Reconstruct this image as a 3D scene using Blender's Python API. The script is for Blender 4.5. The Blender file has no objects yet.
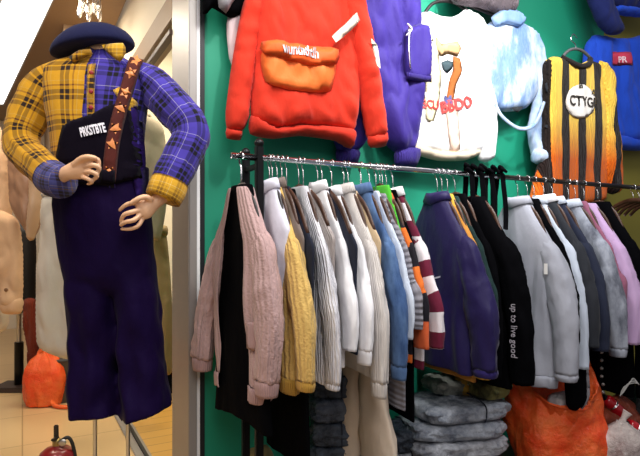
import bpy, bmesh, math, random
import numpy as np
from mathutils import Vector, Matrix, noise
from mathutils.geometry import delaunay_2d_cdt

random.seed(7)
C = bpy.context.scene.collection
PI = math.pi

# ------------------------------------------------------------------ camera model
F, CX, HY, EYE = 540.0, 320.0, 240.0, 1.20
TH = math.radians(28.86)                       # direction of the clothes rail and of the green wall
DX, DY = math.cos(TH), math.sin(TH)
NX, NY = DY, -DX                               # wall normal, towards the aisle
P0 = Vector((-0.22, 2.05, 0.0))
RAILZ = 1.511

def ray(px, py):
    return Vector(((px - CX) / F, 1.0, (HY - py) / F))

def at(px, py, Y):
    r = ray(px, py) * Y
    return Vector((r.x, r.y, EYE + r.z))

def rail_s(px, o=0.0):
    k = (px - CX) / F
    return (k * (P0.y + o * NY) - P0.x - o * NX) / (DX - k * DY)

def rail_pt(s, o=0.0, z=0.0):
    return Vector((P0.x + s * DX + o * NX, P0.y + s * DY + o * NY, z))

class Frame:
    """a local frame: x along, y away, z up"""
    def __init__(self, origin, ang=0.0):
        self.o = Vector(origin); self.a = ang
        self.ax = Vector((math.cos(ang), math.sin(ang), 0)); self.ay = Vector((-math.sin(ang), math.cos(ang), 0))
    def px(self, px, py, off=0.0):
        r = ray(px, py); c = Vector((0, 0, EYE))
        t = ((self.o - c).dot(self.ay) + off) / r.dot(self.ay)
        p = c + r * t - self.o
        return Vector((p.dot(self.ax), p.dot(self.ay), p.z))
    def poly(self, pts, off=0.0):
        out = []
        for a, b in pts:
            q = self.px(a, b, off); out.append((q.x, q.z))
        return out

def wall_frame(px, py, o):
    s = rail_s(px, o); p = rail_pt(s, o)
    return Frame((p.x, p.y, EYE + (HY - py) / F * p.y), TH)

# ------------------------------------------------------------------ materials
def lin(h):
    h = h.lstrip('#')
    v = [int(h[i:i + 2], 16) / 255 for i in (0, 2, 4)]
    return tuple((c / 12.92 if c <= 0.04045 else ((c + 0.055) / 1.055) ** 2.4) for c in v) + (1.0,)

MATS = {}
class NT:
    def __init__(self, name):
        self.m = bpy.data.materials.new(name); self.m.use_nodes = True
        self.t = self.m.node_tree; self.t.nodes.clear()
        self.out = self.t.nodes.new('ShaderNodeOutputMaterial')
        self.b = self.t.nodes.new('ShaderNodeBsdfPrincipled')
        self.t.links.new(self.b.outputs[0], self.out.inputs[0])
    def n(self, typ, **kw):
        nd = self.t.nodes.new(typ)
        for k, v in kw.items():
            if hasattr(nd, k): setattr(nd, k, v)
        return nd
    def l(self, a, b): self.t.links.new(a, b)
    def math(self, op, a, b=None):
        nd = self.n('ShaderNodeMath', operation=op)
        for i, v in enumerate((a, b)):
            if v is None: continue
            if isinstance(v, (int, float)): nd.inputs[i].default_value = v
            else: self.l(v, nd.inputs[i])
        return nd.outputs[0]
    def mix(self, f, a, b, mode='MIX'):
        nd = self.n('ShaderNodeMix', data_type='RGBA', blend_type=mode)
        for s, v in ((nd.inputs[0], f), (nd.inputs[6], a), (nd.inputs[7], b)):
            if isinstance(v, (int, float)): s.default_value = v
            elif isinstance(v, tuple): s.default_value = v
            else: self.l(v, s)
        return nd.outputs[2]
    def uv(self):
        tc = self.n('ShaderNodeTexCoord'); return tc.outputs['UV']
    def obj(self):
        tc = self.n('ShaderNodeTexCoord'); return tc.outputs['Object']
    def noise(self, vec, scale, detail=3, rough=.55):
        nd = self.n('ShaderNodeTexNoise'); nd.inputs['Scale'].default_value = scale
        nd.inputs['Detail'].default_value = detail; nd.inputs['Roughness'].default_value = rough
        self.l(vec, nd.inputs['Vector']); return nd.outputs['Fac']
    def scale(self, vec, s):
        nd = self.n('ShaderNodeMapping'); nd.inputs['Scale'].default_value = s
        self.l(vec, nd.inputs['Vector']); return nd.outputs[0]
    def ramp(self, fac, stops, mode='CONSTANT'):
        nd = self.n('ShaderNodeValToRGB'); cr = nd.color_ramp; cr.interpolation = mode
        while len(cr.elements) > 1: cr.elements.remove(cr.elements[-1])
        cr.elements[0].position = stops[0][0]; cr.elements[0].color = stops[0][1]
        for p, c in stops[1:]:
            e = cr.elements.new(p); e.color = c
        self.l(fac, nd.inputs[0]); return nd.outputs[0]
    def bump(self, h, strength=.3, dist=.004):
        nd = self.n('ShaderNodeBump'); nd.inputs['Strength'].default_value = strength
        nd.inputs['Distance'].default_value = dist
        self.l(h, nd.inputs['Height']); self.l(nd.outputs[0], self.b.inputs['Normal'])

def finish_cloth(t, col, rough, bump, sheen, var=.12):
    ob = t.obj()
    f = t.noise(ob, 14, 4)
    dark = t.mix(1.0, col, (1 - var * 2, 1 - var * 2, 1 - var * 2, 1), 'MULTIPLY')
    c = t.mix(f, dark, col)
    t.l(c, t.b.inputs['Base Color'])
    t.b.inputs['Roughness'].default_value = rough
    t.b.inputs['Sheen Weight'].default_value = sheen * .3
    t.b.inputs['Specular IOR Level'].default_value = .25 if sheen > .06 else .04
    uv = t.uv()
    w = t.n('ShaderNodeTexWave'); w.wave_type = 'BANDS'
    if bump == 'knit':
        w.bands_direction = 'X'; t.l(t.scale(uv, (28, 10, 1)), w.inputs['Vector']); w.inputs['Scale'].default_value = 1
        w.inputs['Distortion'].default_value = 4.0; w.inputs['Detail Scale'].default_value = 2
        t.bump(w.outputs['Fac'], .8, .006)
    elif bump == 'cable':
        w.bands_direction = 'X'; t.l(t.scale(uv, (13, 16, 1)), w.inputs['Vector']); w.inputs['Scale'].default_value = 1
        w.inputs['Distortion'].default_value = 2.2; w.inputs['Detail'].default_value = 2; w.inputs['Detail Scale'].default_value = 2.5
        t.bump(t.math('ADD', w.outputs['Fac'], t.noise(uv, 120, 2)), .8, .005)
    elif bump == 'rib':
        w.bands_direction = 'X'; t.l(t.scale(uv, (40, 1, 1)), w.inputs['Vector']); w.inputs['Scale'].default_value = 1
        t.bump(w.outputs['Fac'], .6, .004)
    elif bump == 'ribh':
        w.bands_direction = 'Y'; t.l(t.scale(uv, (1, 14, 1)), w.inputs['Vector']); w.inputs['Scale'].default_value = 1
        w.inputs['Distortion'].default_value = 1.0
        t.bump(w.outputs['Fac'], .8, .006)
    elif bump == 'crumple':
        t.bump(t.noise(ob, 22, 5, .6), .9, .012)
    else:
        t.bump(t.noise(t.scale(ob, (1, 1, .5)), 24, 4), .5, .009)

def cloth(name, h, rough=.85, bump=None, sheen=.25, var=.12):
    if name in MATS: return MATS[name]
    t = NT(name); c = t.n('ShaderNodeRGB'); c.outputs[0].default_value = lin(h)
    finish_cloth(t, c.outputs[0], rough, bump, sheen, var)
    MATS[name] = t.m; return t.m

def denim(name, h, h2, lo=.40, hi=.62):
    if name in MATS: return MATS[name]
    t = NT(name)
    f = t.noise(t.scale(t.obj(), (1, 1, .5)), 9, 6, .6)
    c = t.ramp(f, [(lo, lin(h)), (hi, lin(h2))], 'LINEAR')
    f2 = t.noise(t.scale(t.uv(), (160, 30, 1)), 1, 2)
    c = t.mix(t.math('MULTIPLY', f2, .35), c, lin(h2))
    finish_cloth(t, c, .9, None, .2)
    MATS[name] = t.m; return t.m

def stripes(name, bands, axis='v', off=0.0, tint=None, sheen=.2, rough=.85, bump=None):
    """bands: [(hex, width)] repeated along a UV axis (metres); tint: (z0, z1, hex) blends the light bands to a second dye"""
    if name in MATS: return MATS[name]
    t = NT(name); sep = t.n('ShaderNodeSeparateXYZ'); t.l(t.uv(), sep.inputs[0])
    per = sum(w for _, w in bands)
    x = t.math('FRACT', t.math('ADD', t.math('DIVIDE', sep.outputs[0 if axis == 'u' else 1], per), off + 50))
    stops, p = [], 0
    for h, w in bands:
        stops.append((p / per, lin(h))); p += w
    c = t.ramp(x, stops)
    if tint:
        z0, z1, h = tint
        k = t.n('ShaderNodeMapRange'); k.inputs[1].default_value = z0; k.inputs[2].default_value = z1
        t.l(sep.outputs[1], k.inputs[0])
        c = t.mix(k.outputs[0], c, t.mix(1.0, c, lin(h), 'MULTIPLY'))
    finish_cloth(t, c, rough, bump, sheen, .08)
    MATS[name] = t.m; return t.m

def plaid(name, base, dark, light, accent, per=.105, off=0.0):
    if name in MATS: return MATS[name]
    t = NT(name); sep = t.n('ShaderNodeSeparateXYZ'); t.l(t.uv(), sep.inputs[0])
    def bands(ch, o):
        x = t.math('FRACT', t.math('ADD', t.math('DIVIDE', ch, per), 50 + o))
        return t.ramp(x, [(0, lin(base)), (.22, lin(dark)), (.37, lin(base)), (.42, lin(dark)), (.57, lin(base)),
                          (.68, lin(accent)), (.74, lin(base)), (.86, lin(light)), (.88, lin(base))])
    c = t.mix(.5, bands(sep.outputs[0], off), bands(sep.outputs[1], off + .13))
    finish_cloth(t, c, .9, None, .3)
    MATS[name] = t.m; return t.m

def plain(name, h, rough=.5, metal=0.0, var=0.0, bump=0.0, scale=8, coat=0.0):
    if name in MATS: return MATS[name]
    t = NT(name)
    f = t.noise(t.obj(), scale, 4)
    c = lin(h); d = tuple(v * (1 - var) for v in c[:3]) + (1,)
    t.l(t.mix(f, d, c), t.b.inputs['Base Color'])
    t.b.inputs['Roughness'].default_value = rough; t.b.inputs['Metallic'].default_value = metal
    t.b.inputs['Coat Weight'].default_value = coat
    if bump: t.bump(t.noise(t.obj(), scale * 3, 5), bump, .01)
    MATS[name] = t.m; return t.m

def emis(name, h, s):
    t = NT(name); t.b.inputs['Base Color'].default_value = lin(h)
    t.b.inputs['Emission Color'].default_value = lin(h); t.b.inputs['Emission Strength'].default_value = s
    MATS[name] = t.m; return t.m

def plastic_film(name, h, h2, rough=.22, scale=7, trans=0.0):
    if name in MATS: return MATS[name]
    t = NT(name); f = t.noise(t.obj(), scale, 6, .65)
    c = t.ramp(f, [(.35, lin(h)), (.65, lin(h2))], 'LINEAR')
    t.l(c, t.b.inputs['Base Color']); t.b.inputs['Roughness'].default_value = rough
    t.b.inputs['Transmission Weight'].default_value = trans
    t.bump(t.noise(t.obj(), scale * 2.2, 7, .65), 1.0, .03)
    MATS[name] = t.m; return t.m

def tiles(name, h, grout, sx, sy, ang=0.0, rough=.25):
    t = NT(name)
    mp = t.n('ShaderNodeMapping'); mp.inputs['Rotation'].default_value = (0, 0, ang); t.l(t.obj(), mp.inputs['Vector'])
    br = t.n('ShaderNodeTexBrick'); br.offset = 0.0 if sx == sy else .5
    br.inputs['Scale'].default_value = 1; br.inputs['Mortar Size'].default_value = .004
    br.inputs['Brick Width'].default_value = sx; br.inputs['Row Height'].default_value = sy
    br.inputs['Color1'].default_value = lin(h); c2 = lin(h)
    br.inputs['Color2'].default_value = (c2[0] * .92, c2[1] * .9, c2[2] * .86, 1); br.inputs['Mortar'].default_value = lin(grout)
    t.l(mp.outputs[0], br.inputs['Vector'])
    f = t.noise(t.obj(), 3, 5)
    t.l(t.mix(t.math('MULTIPLY', f, .25), br.outputs['Color'], lin(grout)), t.b.inputs['Base Color'])
    t.b.inputs['Roughness'].default_value = rough
    MATS[name] = t.m; return t.m

# ------------------------------------------------------------------ mesh helpers
def link(name, bm, mats, parent=None, smooth=True, solid=0.0, sub=0, kind=None):
    me = bpy.data.meshes.new(name); bm.to_mesh(me); bm.free()
    if not isinstance(mats, (list, tuple)): mats = [mats]
    for m in mats: me.materials.append(m)
    if smooth: me.polygons.foreach_set('use_smooth', [True] * len(me.polygons))
    o = bpy.data.objects.new(name, me); C.objects.link(o)
    if parent is not None: o.parent = parent
    if solid:
        md = o.modifiers.new('solid', 'SOLIDIFY'); md.thickness = solid; md.offset = 0
    if sub:
        md = o.modifiers.new('sub', 'SUBSURF'); md.levels = sub; md.render_levels = sub
    if kind: o['kind'] = kind
    return o

def thing(name, label, cat, loc=(0, 0, 0), rz=0.0, group=None):
    o = bpy.data.objects.new(name, None); C.objects.link(o); o.empty_display_size = .05
    o.location = loc; o.rotation_euler = (0, 0, rz); o['label'] = label; o['category'] = cat
    if group: o['group'] = group
    return o

def tag(o, label, cat, group=None):
    o['label'] = label; o['category'] = cat
    if group: o['group'] = group
    return o

def fthing(name, label, cat, fr, group=None):
    return thing(name, label, cat, fr.o, fr.a, group)

def loft(rings, bm=None, closed=True, cap0=False, cap1=False, uv0=(0, 0), mat=None):
    """rings: list of equally long lists of Vectors. UV in metres: u round the ring, v along it"""
    bm = bm or bmesh.new()
    uvl = bm.loops.layers.uv.verify()
    n = len(rings[0])
    us = []
    mid = max(rings, key=lambda r: sum((r[i] - r[i - 1]).length for i in range(1, n)))
    acc = [0.0]
    for i in range(1, n + 1): acc.append(acc[-1] + (mid[i % n] - mid[i - 1]).length)
    vs = [0.0]
    for k in range(1, len(rings)):
        a = sum(rings[k], Vector()) / n; b = sum(rings[k - 1], Vector()) / n
        vs.append(vs[-1] - max((a - b).length, 1e-5))
    V = [[bm.verts.new(p) for p in r] for r in rings]
    m = n if closed else n - 1
    for k in range(len(rings) - 1):
        for i in range(m):
            j = (i + 1) % n
            try: f = bm.faces.new((V[k][i], V[k][j], V[k + 1][j], V[k + 1][i]))
            except ValueError: continue
            q = ((i, k), (i + 1, k), (i + 1, k + 1), (i, k + 1))
            for lp, (a, b) in zip(f.loops, q): lp[uvl].uv = (acc[a] + uv0[0], vs[b] + uv0[1])
            if mat: f.material_index = mat(f.calc_center_median())
    for cap, r in ((cap0, V[0]), (cap1, V[-1])):
        if cap:
            c = bm.verts.new(sum((v.co for v in r), Vector()) / n)
            for i in range(n):
                f = bm.faces.new((r[i], r[(i + 1) % n], c))
                for lp in f.loops: lp[uvl].uv = (lp.vert.co.x, lp.vert.co.z)
                if mat: f.material_index = mat(f.calc_center_median())
    return bm

def done(bm):
    bmesh.ops.recalc_face_normals(bm, faces=bm.faces); return bm

def interp(pts, n):
    """Catmull-Rom through points, n samples per segment"""
    pts = [Vector(p) for p in pts]; out = []
    for i in range(len(pts) - 1):
        a, b, c, d = pts[max(i - 1, 0)], pts[i], pts[i + 1], pts[min(i + 2, len(pts) - 1)]
        for k in range(n):
            t = k / n
            out.append(.5 * ((2 * b) + (c - a) * t + (2 * a - 5 * b + 4 * c - d) * t * t + (3 * b - a - 3 * c + d) * t ** 3))
    out.append(pts[-1]); return out

def bil(v):
    '''rounded folds with sharp valleys between them'''
    return 2 * abs(noise.noise(v)) - .45

def tube(path, radii, seg=12, n=4, flat=None, flat_axis=None, cap=True, bm=None, fold=0.0, seed=0, uv0=(0, 0)):
    """a tube along a smooth path. radii one per control point; flat: second radius along flat_axis"""
    path = [Vector(p) for p in path]
    if isinstance(radii, (int, float)): radii = [radii] * len(path)
    q = interp(path, n) if len(path) > 2 else [path[0].lerp(path[-1], i / n) for i in range(n + 1)]
    R = np.interp(np.linspace(0, len(path) - 1, len(q)), range(len(path)), radii)
    if flat is not None and not isinstance(flat, (list, tuple)): flat = [flat] * len(path)
    Fl = np.interp(np.linspace(0, len(path) - 1, len(q)), range(len(path)), flat) if flat is not None else R
    rings = []; ref = Vector(flat_axis) if flat_axis is not None else None
    for i, p in enumerate(q):
        t = (q[min(i + 1, len(q) - 1)] - q[max(i - 1, 0)]).normalized()
        if ref is None:
            ref = Vector((0, 1, 0)) if abs(t.y) < .9 else Vector((1, 0, 0))
        b = (ref - t * ref.dot(t)).normalized(); a = t.cross(b).normalized()
        if flat_axis is None: ref = b
        ring = []
        for k in range(seg):
            th = 2 * PI * k / seg
            w = 1.0
            if fold:
                w += fold * .8 * bil(Vector((math.cos(th) * 2.4 + seed, math.sin(th) * 2.4, p.length * 5 + seed)))
                w += .45 * fold * bil(Vector((math.cos(th) * 1.1, math.sin(th) * 1.1 + seed, p.length * 19 + th)))
            ring.append(p + a * (R[i] * w * math.cos(th)) + b * (Fl[i] * w * math.sin(th)))
        rings.append(ring)
    return loft(rings, bm, True, cap, cap, uv0)

def boxbm(sx, sy, sz, c=(0, 0, 0), bev=0.0, bm=None, rot=None):
    bm = bm or bmesh.new()
    r = bmesh.ops.create_cube(bm, size=1)
    vs = r['verts']
    M_ = Matrix.Translation(Vector(c)) @ (rot.to_4x4() if rot else Matrix()) @ Matrix.Diagonal((sx, sy, sz, 1))
    bmesh.ops.transform(bm, matrix=M_, verts=vs)
    if bev:
        es = list({e for v in vs for e in v.link_edges})
        bmesh.ops.bevel(bm, geom=es, offset=bev, segments=2, affect='EDGES')
    return bm

def lathe(profile, seg=24, c=(0, 0, 0), bm=None):
    rings = [[Vector((c[0] + r * math.cos(2 * PI * i / seg), c[1] + r * math.sin(2 * PI * i / seg), c[2] + z)) for i in range(seg)] for r, z in profile]
    return loft(rings, bm, True, True, True)

def segdist(P, poly):
    P = np.asarray(P); d = np.full(len(P), 1e9); A = np.asarray(poly); B = np.roll(A, -1, axis=0)
    for a, b in zip(A, B):
        ab = b - a; t = np.clip(((P - a) @ ab) / max(ab @ ab, 1e-12), 0, 1)
        d = np.minimum(d, np.linalg.norm(P - (a + t[:, None] * ab), axis=1))
    return d

def inside(P, poly):
    P = np.asarray(P); A = np.asarray(poly); r = np.zeros(len(P), bool); j = len(A) - 1
    for i in range(len(A)):
        xi, yi = A[i]; xj, yj = A[j]
        dy = yj - yi if abs(yj - yi) > 1e-12 else 1e-12
        r ^= ((yi > P[:, 1]) != (yj > P[:, 1])) & (P[:, 0] < (xj - xi) * (P[:, 1] - yi) / dy + xi)
        j = i
    return r

def smooth_poly(pts, step):
    """rounded closed outline, resampled"""
    n = len(pts); out = []
    P = [Vector((p[0], p[1], 0)) for p in pts]
    for i in range(n):
        a, b, c, d = P[i - 1], P[i], P[(i + 1) % n], P[(i + 2) % n]
        k = max(1, int((c - b).length / step))
        for j in range(k):
            t = j / k
            s = .5 * ((2 * b) + (c - a) * t + (2 * a - 5 * b + 4 * c - d) * t * t + (3 * b - a - 3 * c + d) * t ** 3)
            l = b.lerp(c, t); s = l.lerp(s, .6)
            out.append((s.x, s.y))
    return out

class Puff:
    """a soft piece with an outline in the x-z plane, bulging forward (-y) and backward; front(x,z) gives its front surface"""
    def __init__(self, pts, front=.04, back=.03, r=.05, folds=.01, freq=(10, 3), base=None, seed=0, res=.014, rnd=True, fold_ang=0.0):
        step = res * 1.3
        self.poly = smooth_poly(pts, step) if rnd else self._sub(pts, step)
        self.f, self.b, self.r, self.fo, self.fr, self.seed = front, back, r, folds, freq, seed * 7.31 + 1.7
        self.base = base or (lambda x, z: 0.0); self.ca, self.sa = math.cos(fold_ang), math.sin(fold_ang)
        A = np.asarray(self.poly); lo, hi = A.min(0), A.max(0)
        gx = np.arange(lo[0], hi[0], res); gz = np.arange(lo[1], hi[1], res)
        G = np.array([(x + (res / 2 if j % 2 else 0), z) for j, z in enumerate(gz) for x in gx])
        if len(G):
            G = G[inside(G, self.poly)]
            if len(G): G = G[segdist(G, self.poly) > res * .6]
        nb = len(self.poly)
        co = [Vector(p) for p in self.poly] + [Vector((float(p[0]), float(p[1]))) for p in G]
        v, e, f, *_ = delaunay_2d_cdt(co, [(i, (i + 1) % nb) for i in range(nb)], [], 1, 1e-7)
        self.v = [(p.x, p.y) for p in v]; self.faces = f
        self.d = segdist(self.v, self.poly)
    @staticmethod
    def _sub(pts, step):
        out = []; n = len(pts)
        for i in range(n):
            a, b = Vector(pts[i]), Vector(pts[(i + 1) % n]); k = max(1, int((b - a).length / step))
            out += [tuple(a.lerp(b, j / k)) for j in range(k)]
        return out
    def off(self, x, z, d):
        t = min(d / self.r, 1.0); p = math.sqrt(max(0, 1 - (1 - t) ** 2))
        u, w = x * self.ca - z * self.sa, x * self.sa + z * self.ca
        wx = .35 * noise.noise(Vector((u * 5, w * 5, self.seed)))
        n = -.8 * bil(Vector((u * self.fr[0] * .8 + self.seed + wx, w * self.fr[1], self.seed)))
        n -= .45 * bil(Vector((u * self.fr[0] * 1.7 + wx, w * self.fr[1] * 2.6 + self.seed + u * 6, 3 + self.seed)))
        return p, n * self.fo * p
    def front(self, x, z):
        d = float(segdist([(x, z)], self.poly)[0]) if inside([(x, z)], self.poly)[0] else 0.0
        p, n = self.off(x, z, d); return self.base(x, z) - self.f * p + n
    def bm(self, ymid=0.0):
        bm = bmesh.new(); uvl = bm.loops.layers.uv.verify(); Fv, Bv = [], []
        for (x, z), d in zip(self.v, self.d):
            p, n = self.off(x, z, d); b = self.base(x, z) + ymid
            a = bm.verts.new((x, b - self.f * p + n, z)); Fv.append(a)
            Bv.append(a if d < 1e-6 else bm.verts.new((x, b + self.b * p + n * .5, z)))
        for f in self.faces:
            try:
                g = bm.faces.new([Fv[i] for i in f])
                for lp in g.loops: lp[uvl].uv = (lp.vert.co.x, lp.vert.co.z)
            except ValueError: pass
            if all(Bv[i] is Fv[i] for i in f): continue
            try:
                g = bm.faces.new([Bv[i] for i in reversed(f)])
                for lp in g.loops: lp[uvl].uv = (lp.vert.co.x, lp.vert.co.z)
            except ValueError: pass
        return done(bm)

def puff(name, pts, mat, parent, y=0.0, solid=0, **kw):
    p = Puff(pts, **kw); o = link(name, p.bm(y), mat, parent); p.y = y; return p

def drape(name, pts, mat, parent, surf, lift=.002, thick=.003, res=.012, rnd=False, r=.004):
    """a flat patch lying on a surface y = surf(x,z)"""
    p = Puff(pts, front=thick, back=0.0, r=r, folds=0, base=lambda x, z: surf(x, z) - lift, res=res, rnd=rnd)
    link(name, p.bm(), mat, parent); return p

def text_bm(body, size, place, extrude=.0015, shear=0.0, bold=0.0):
    """lettering as a mesh: place(x, y, d) -> Vector, x and y in text space, d out of the surface"""
    cu = bpy.data.curves.new('lettering', 'FONT'); cu.body = body; cu.size = size; cu.extrude = extrude; cu.shear = shear
    cu.offset = bold; cu.align_x = 'CENTER'; cu.align_y = 'CENTER'; cu.resolution_u = 3
    ob = bpy.data.objects.new('lettering', cu); C.objects.link(ob)
    dg = bpy.context.evaluated_depsgraph_get(); dg.update()
    me = bpy.data.meshes.new_from_object(ob.evaluated_get(dg))
    bm = bmesh.new(); bm.from_mesh(me)
    bpy.data.objects.remove(ob); bpy.data.meshes.remove(me); bpy.data.curves.remove(cu)
    bmesh.ops.subdivide_edges(bm, edges=[e for e in bm.edges if e.calc_length() > size * .25], cuts=1)
    for v in bm.verts: v.co = place(v.co.x, v.co.y, v.co.z + extrude)
    return bm

# ------------------------------------------------------------------ palette
black_metal = plain('black metal', '17181a', .4, .6)
chrome = plain('chrome', 'd8d8da', .16, 1.0)
steel = plain('brushed steel', 'b9b6b2', .35, .9)
wood_dark = plain('dark hanger wood', '4a2c1c', .45, 0, .4)
hanger_black = plain('black hanger plastic', '1b1718', .45)
skin = plain('mannequin skin', 'e3b48e', .42, 0, .08)
black_cloth = cloth('black cloth', '060609', .9, None, .0)
navy_cloth = cloth('navy cloth', '1d2233', .9, None, .15)
white_cloth = cloth('white cotton', 'efeef2', .85, None, .2, .05)

exec_parts = []

# ================================================================== the setting
def struct(name, bm, m, smooth=False, label=None):
    o = link(name, bm, m, None, smooth); o['kind'] = 'structure'
    if label: o['label'] = label
    return o

def so_box(s0, s1, o0, o1, z0, z1, bev=0.0, bm=None):
    """a box in wall coordinates: s along the wall, o towards the aisle"""
    bm = bm or bmesh.new()
    c = rail_pt((s0 + s1) / 2, (o0 + o1) / 2, (z0 + z1) / 2)
    return boxbm(abs(s1 - s0), abs(o1 - o0), abs(z1 - z0), c, bev, bm, Matrix.Rotation(TH, 3, 'Z'))

def so_poly(pts, z):
    bm = bmesh.new(); bm.faces.new([bm.verts.new(rail_pt(s, o, z)) for s, o in pts]); return bm

WO = -0.36                                     # front of the green wall
SP = -0.19                                     # plane of the doorway jamb
S0 = -0.116
s_ol = rail_s(604, WO)
green = plain('green painted wall', '119070', .6, 0, .10, .05, 3)
olive = plain('olive yellow wall', '8d8430', .7, 0, .2, .05, 3)
cream = plain('cream wall paint', 'e9dcc4', .7, 0, .08, .04, 2)
beige = plain('beige wall panel', '9a7f62', .6, 0, .15, .04, 2)
alu = plain('aluminium door frame', '9f9a96', .42, .35, .08)
dark_seal = plain('black door seal', '11161a', .5)
brown_trim = plain('brown door rail', '4b3020', .5, 0, .2)

struct('wall_back', so_box(S0, s_ol, WO, WO - .06, 0, 3.0), green)
struct('wall_right', so_box(s_ol, s_ol + 1.6, WO, WO - .06, 0, 3.0), olive)
struct('trim_1', so_box(SP, SP + .035, -.33, -.62, 0, 3.0, .004), alu)
bm = so_box(SP + .035, SP + .052, -.345, -.62, 0, 3.0, .003)
struct('trim_2', bm, plain('white door edge', 'f2f2f4', .3))
struct('trim_3', so_box(SP + .052, S0, -.35, -.60, 0, 3.0, .002), dark_seal)
struct('trim_4', so_box(SP, SP + .10, -.62, -2.5, 2.227, 2.36, .004), beige)          # lintel over the side opening
struct('trim_5', so_box(SP - .012, SP + .02, -.62, -2.5, 2.150, 2.178, .003), brown_trim)
struct('wall_side', so_box(SP + .02, SP + .08, -.62, -2.5, 2.36, 3.0), cream)
struct('wall_far', so_box(-.53, SP + .02, -2.52, -2.58, 0, 3.0), beige)
struct('wall_neighbour', so_box(SP + .02, 1.9, -2.45, -2.51, 0, 3.0), cream)
struct('wall_left', so_box(-.53, -.47, -2.58, -6.5, 0, 3.0), beige)
struct('wall_end', so_box(-4.5, -.47, -6.5, -6.56, 0, 3.0), cream)
struct('floor', so_poly([(SP, 2.3), (SP, -6.5), (-5, -6.5), (-5, 2.3)], 0), tiles('cream floor tiles', 'e2c08c', 'b08d60', .6, .6, -TH, .3))
struct('floor_shop', so_poly([(SP, 2.3), (4.5, 2.3), (4.5, WO), (SP, WO)], 0), tiles('shop floor', '5a4a3a', '3a3028', .5, .5, -TH, .4))
struct('floor_neighbour', so_poly([(SP, WO), (4.5, WO), (4.5, -2.5), (SP, -2.5)], 0), tiles('yellow wood floor', 'd9a650', 'a87a38', 1.2, .12, -TH, .35))
struct('trim_6', so_box(SP - .06, SP + .02, -.62, -2.5, 0, .012, .003), alu)               # threshold strip
struct('trim_7', so_box(SP - .02, SP + .0, -.62, -2.5, .012, .022, .002), dark_seal)
struct('baseboard_left', so_box(-.545, -.53, -2.58, -6.5, 0, .10), brown_trim)
struct('baseboard_far', so_box(-.53, SP, -2.505, -2.52, 0, .10), brown_trim)
struct('ceiling', so_poly([(SP, -1.3), (SP, -6.5), (-5, -6.5), (-5, -1.3)], 2.8), beige)
# light panel in the corridor ceiling
def ceil_pt(px, py, z):
    Y = (z - EYE) * F / (HY - py); return at(px, py, Y)
def prism(pts, dz):
    bm = bmesh.new(); a = [bm.verts.new(p) for p in pts]; b = [bm.verts.new(p + Vector((0, 0, dz))) for p in pts]; n = len(pts)
    bm.faces.new(a); bm.faces.new(b[::-1])
    for i in range(n): bm.faces.new((a[i], a[(i + 1) % n], b[(i + 1) % n], b[i]))
    return done(bm)
lp = thing('ceiling_light', 'long white glowing light panel along the corridor ceiling', 'ceiling light', ceil_pt(30, 20, 2.76))
pts = [ceil_pt(58, -12, 2.765), ceil_pt(3, 104, 2.765), ceil_pt(-40, 104, 2.765), ceil_pt(8, -12, 2.765)]
off = Vector(lp.location)
link('diffuser', prism([p - off for p in pts], .012), emis('light panel glow', 'fffaf4', 5.0), lp, False)
pts2 = [ceil_pt(61, -14, 2.772), ceil_pt(4, 106, 2.772), ceil_pt(-42, 106, 2.772), ceil_pt(5, -14, 2.772)]
link('panel_frame', prism([p - off for p in pts2], .025), alu, lp, False)
rt = [ceil_pt(5, -14, 2.76), ceil_pt(-42, 106, 2.76), ceil_pt(-70, 106, 2.76), ceil_pt(-10, -14, 2.76)]
struct('trim_8', prism(rt, .03), plain('red brown ceiling trim', '7a3a34', .5, 0, .1))

# ------------------------------------------------------------------ lights and camera
def area(name, loc, target, size, power, col=(1, 1, 1), sy=None):
    l = bpy.data.lights.new(name, 'AREA'); l.energy = power; l.color = col; l.size = size
    if sy: l.shape = 'RECTANGLE'; l.size_y = sy
    o = bpy.data.objects.new(name, l); C.objects.link(o); o.location = loc
    o.rotation_euler = (Vector(target) - Vector(loc)).to_track_quat('-Z', 'Y').to_euler(); return o
def spot(name, loc, target, power, ang, col=(1, 1, 1), r=.06, blend=.5):
    l = bpy.data.lights.new(name, 'SPOT'); l.energy = power; l.color = col; l.spot_size = math.radians(ang); l.spot_blend = blend; l.shadow_soft_size = r
    o = bpy.data.objects.new(name, l); C.objects.link(o); o.location = loc
    o.rotation_euler = (Vector(target) - Vector(loc)).to_track_quat('-Z', 'Y').to_euler(); return o

area('shop_light', rail_pt(.9, .8, 2.95), rail_pt(.9, -.1, 1.2), 2.4, 43, (1, .98, .97), .5)
spot('track_light', rail_pt(1.0, .75, 2.9), rail_pt(1.12, WO, 1.85), 120, 60, (1, .98, .98), .05)
spot('track_light', rail_pt(1.75, .75, 2.9), rail_pt(1.85, WO, 1.7), 50, 60, (.9, .95, 1), .05)
spot('track_light', rail_pt(.2, .85, 2.9), rail_pt(.25, 0, 1.4), 50, 70, (1, .98, .95), .05)
area('corridor_light', (-1.2, 1.0, 2.9), (-.85, 2.1, 1.3), .5, 26, (1, .93, .82))
area('corridor_glow', (-2.0, 3.3, 2.7), (-1.9, 3.8, 0), .8, 34, (1, .86, .66))
area('neighbour_light', rail_pt(.35, -1.6, 2.7), rail_pt(.1, -1.7, 0), .8, 34, (1, .88, .68))
area('aisle_light', (.5, -.6, 2.85), (.9, 2.4, .5), 1.6, 42, (1, .97, .94))
w = bpy.data.worlds.new('shop air'); bpy.context.scene.world = w; w.use_nodes = True
w.node_tree.nodes['Background'].inputs[0].default_value = (.95, .92, 1, 1)
w.node_tree.nodes['Background'].inputs[1].default_value = .20

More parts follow.
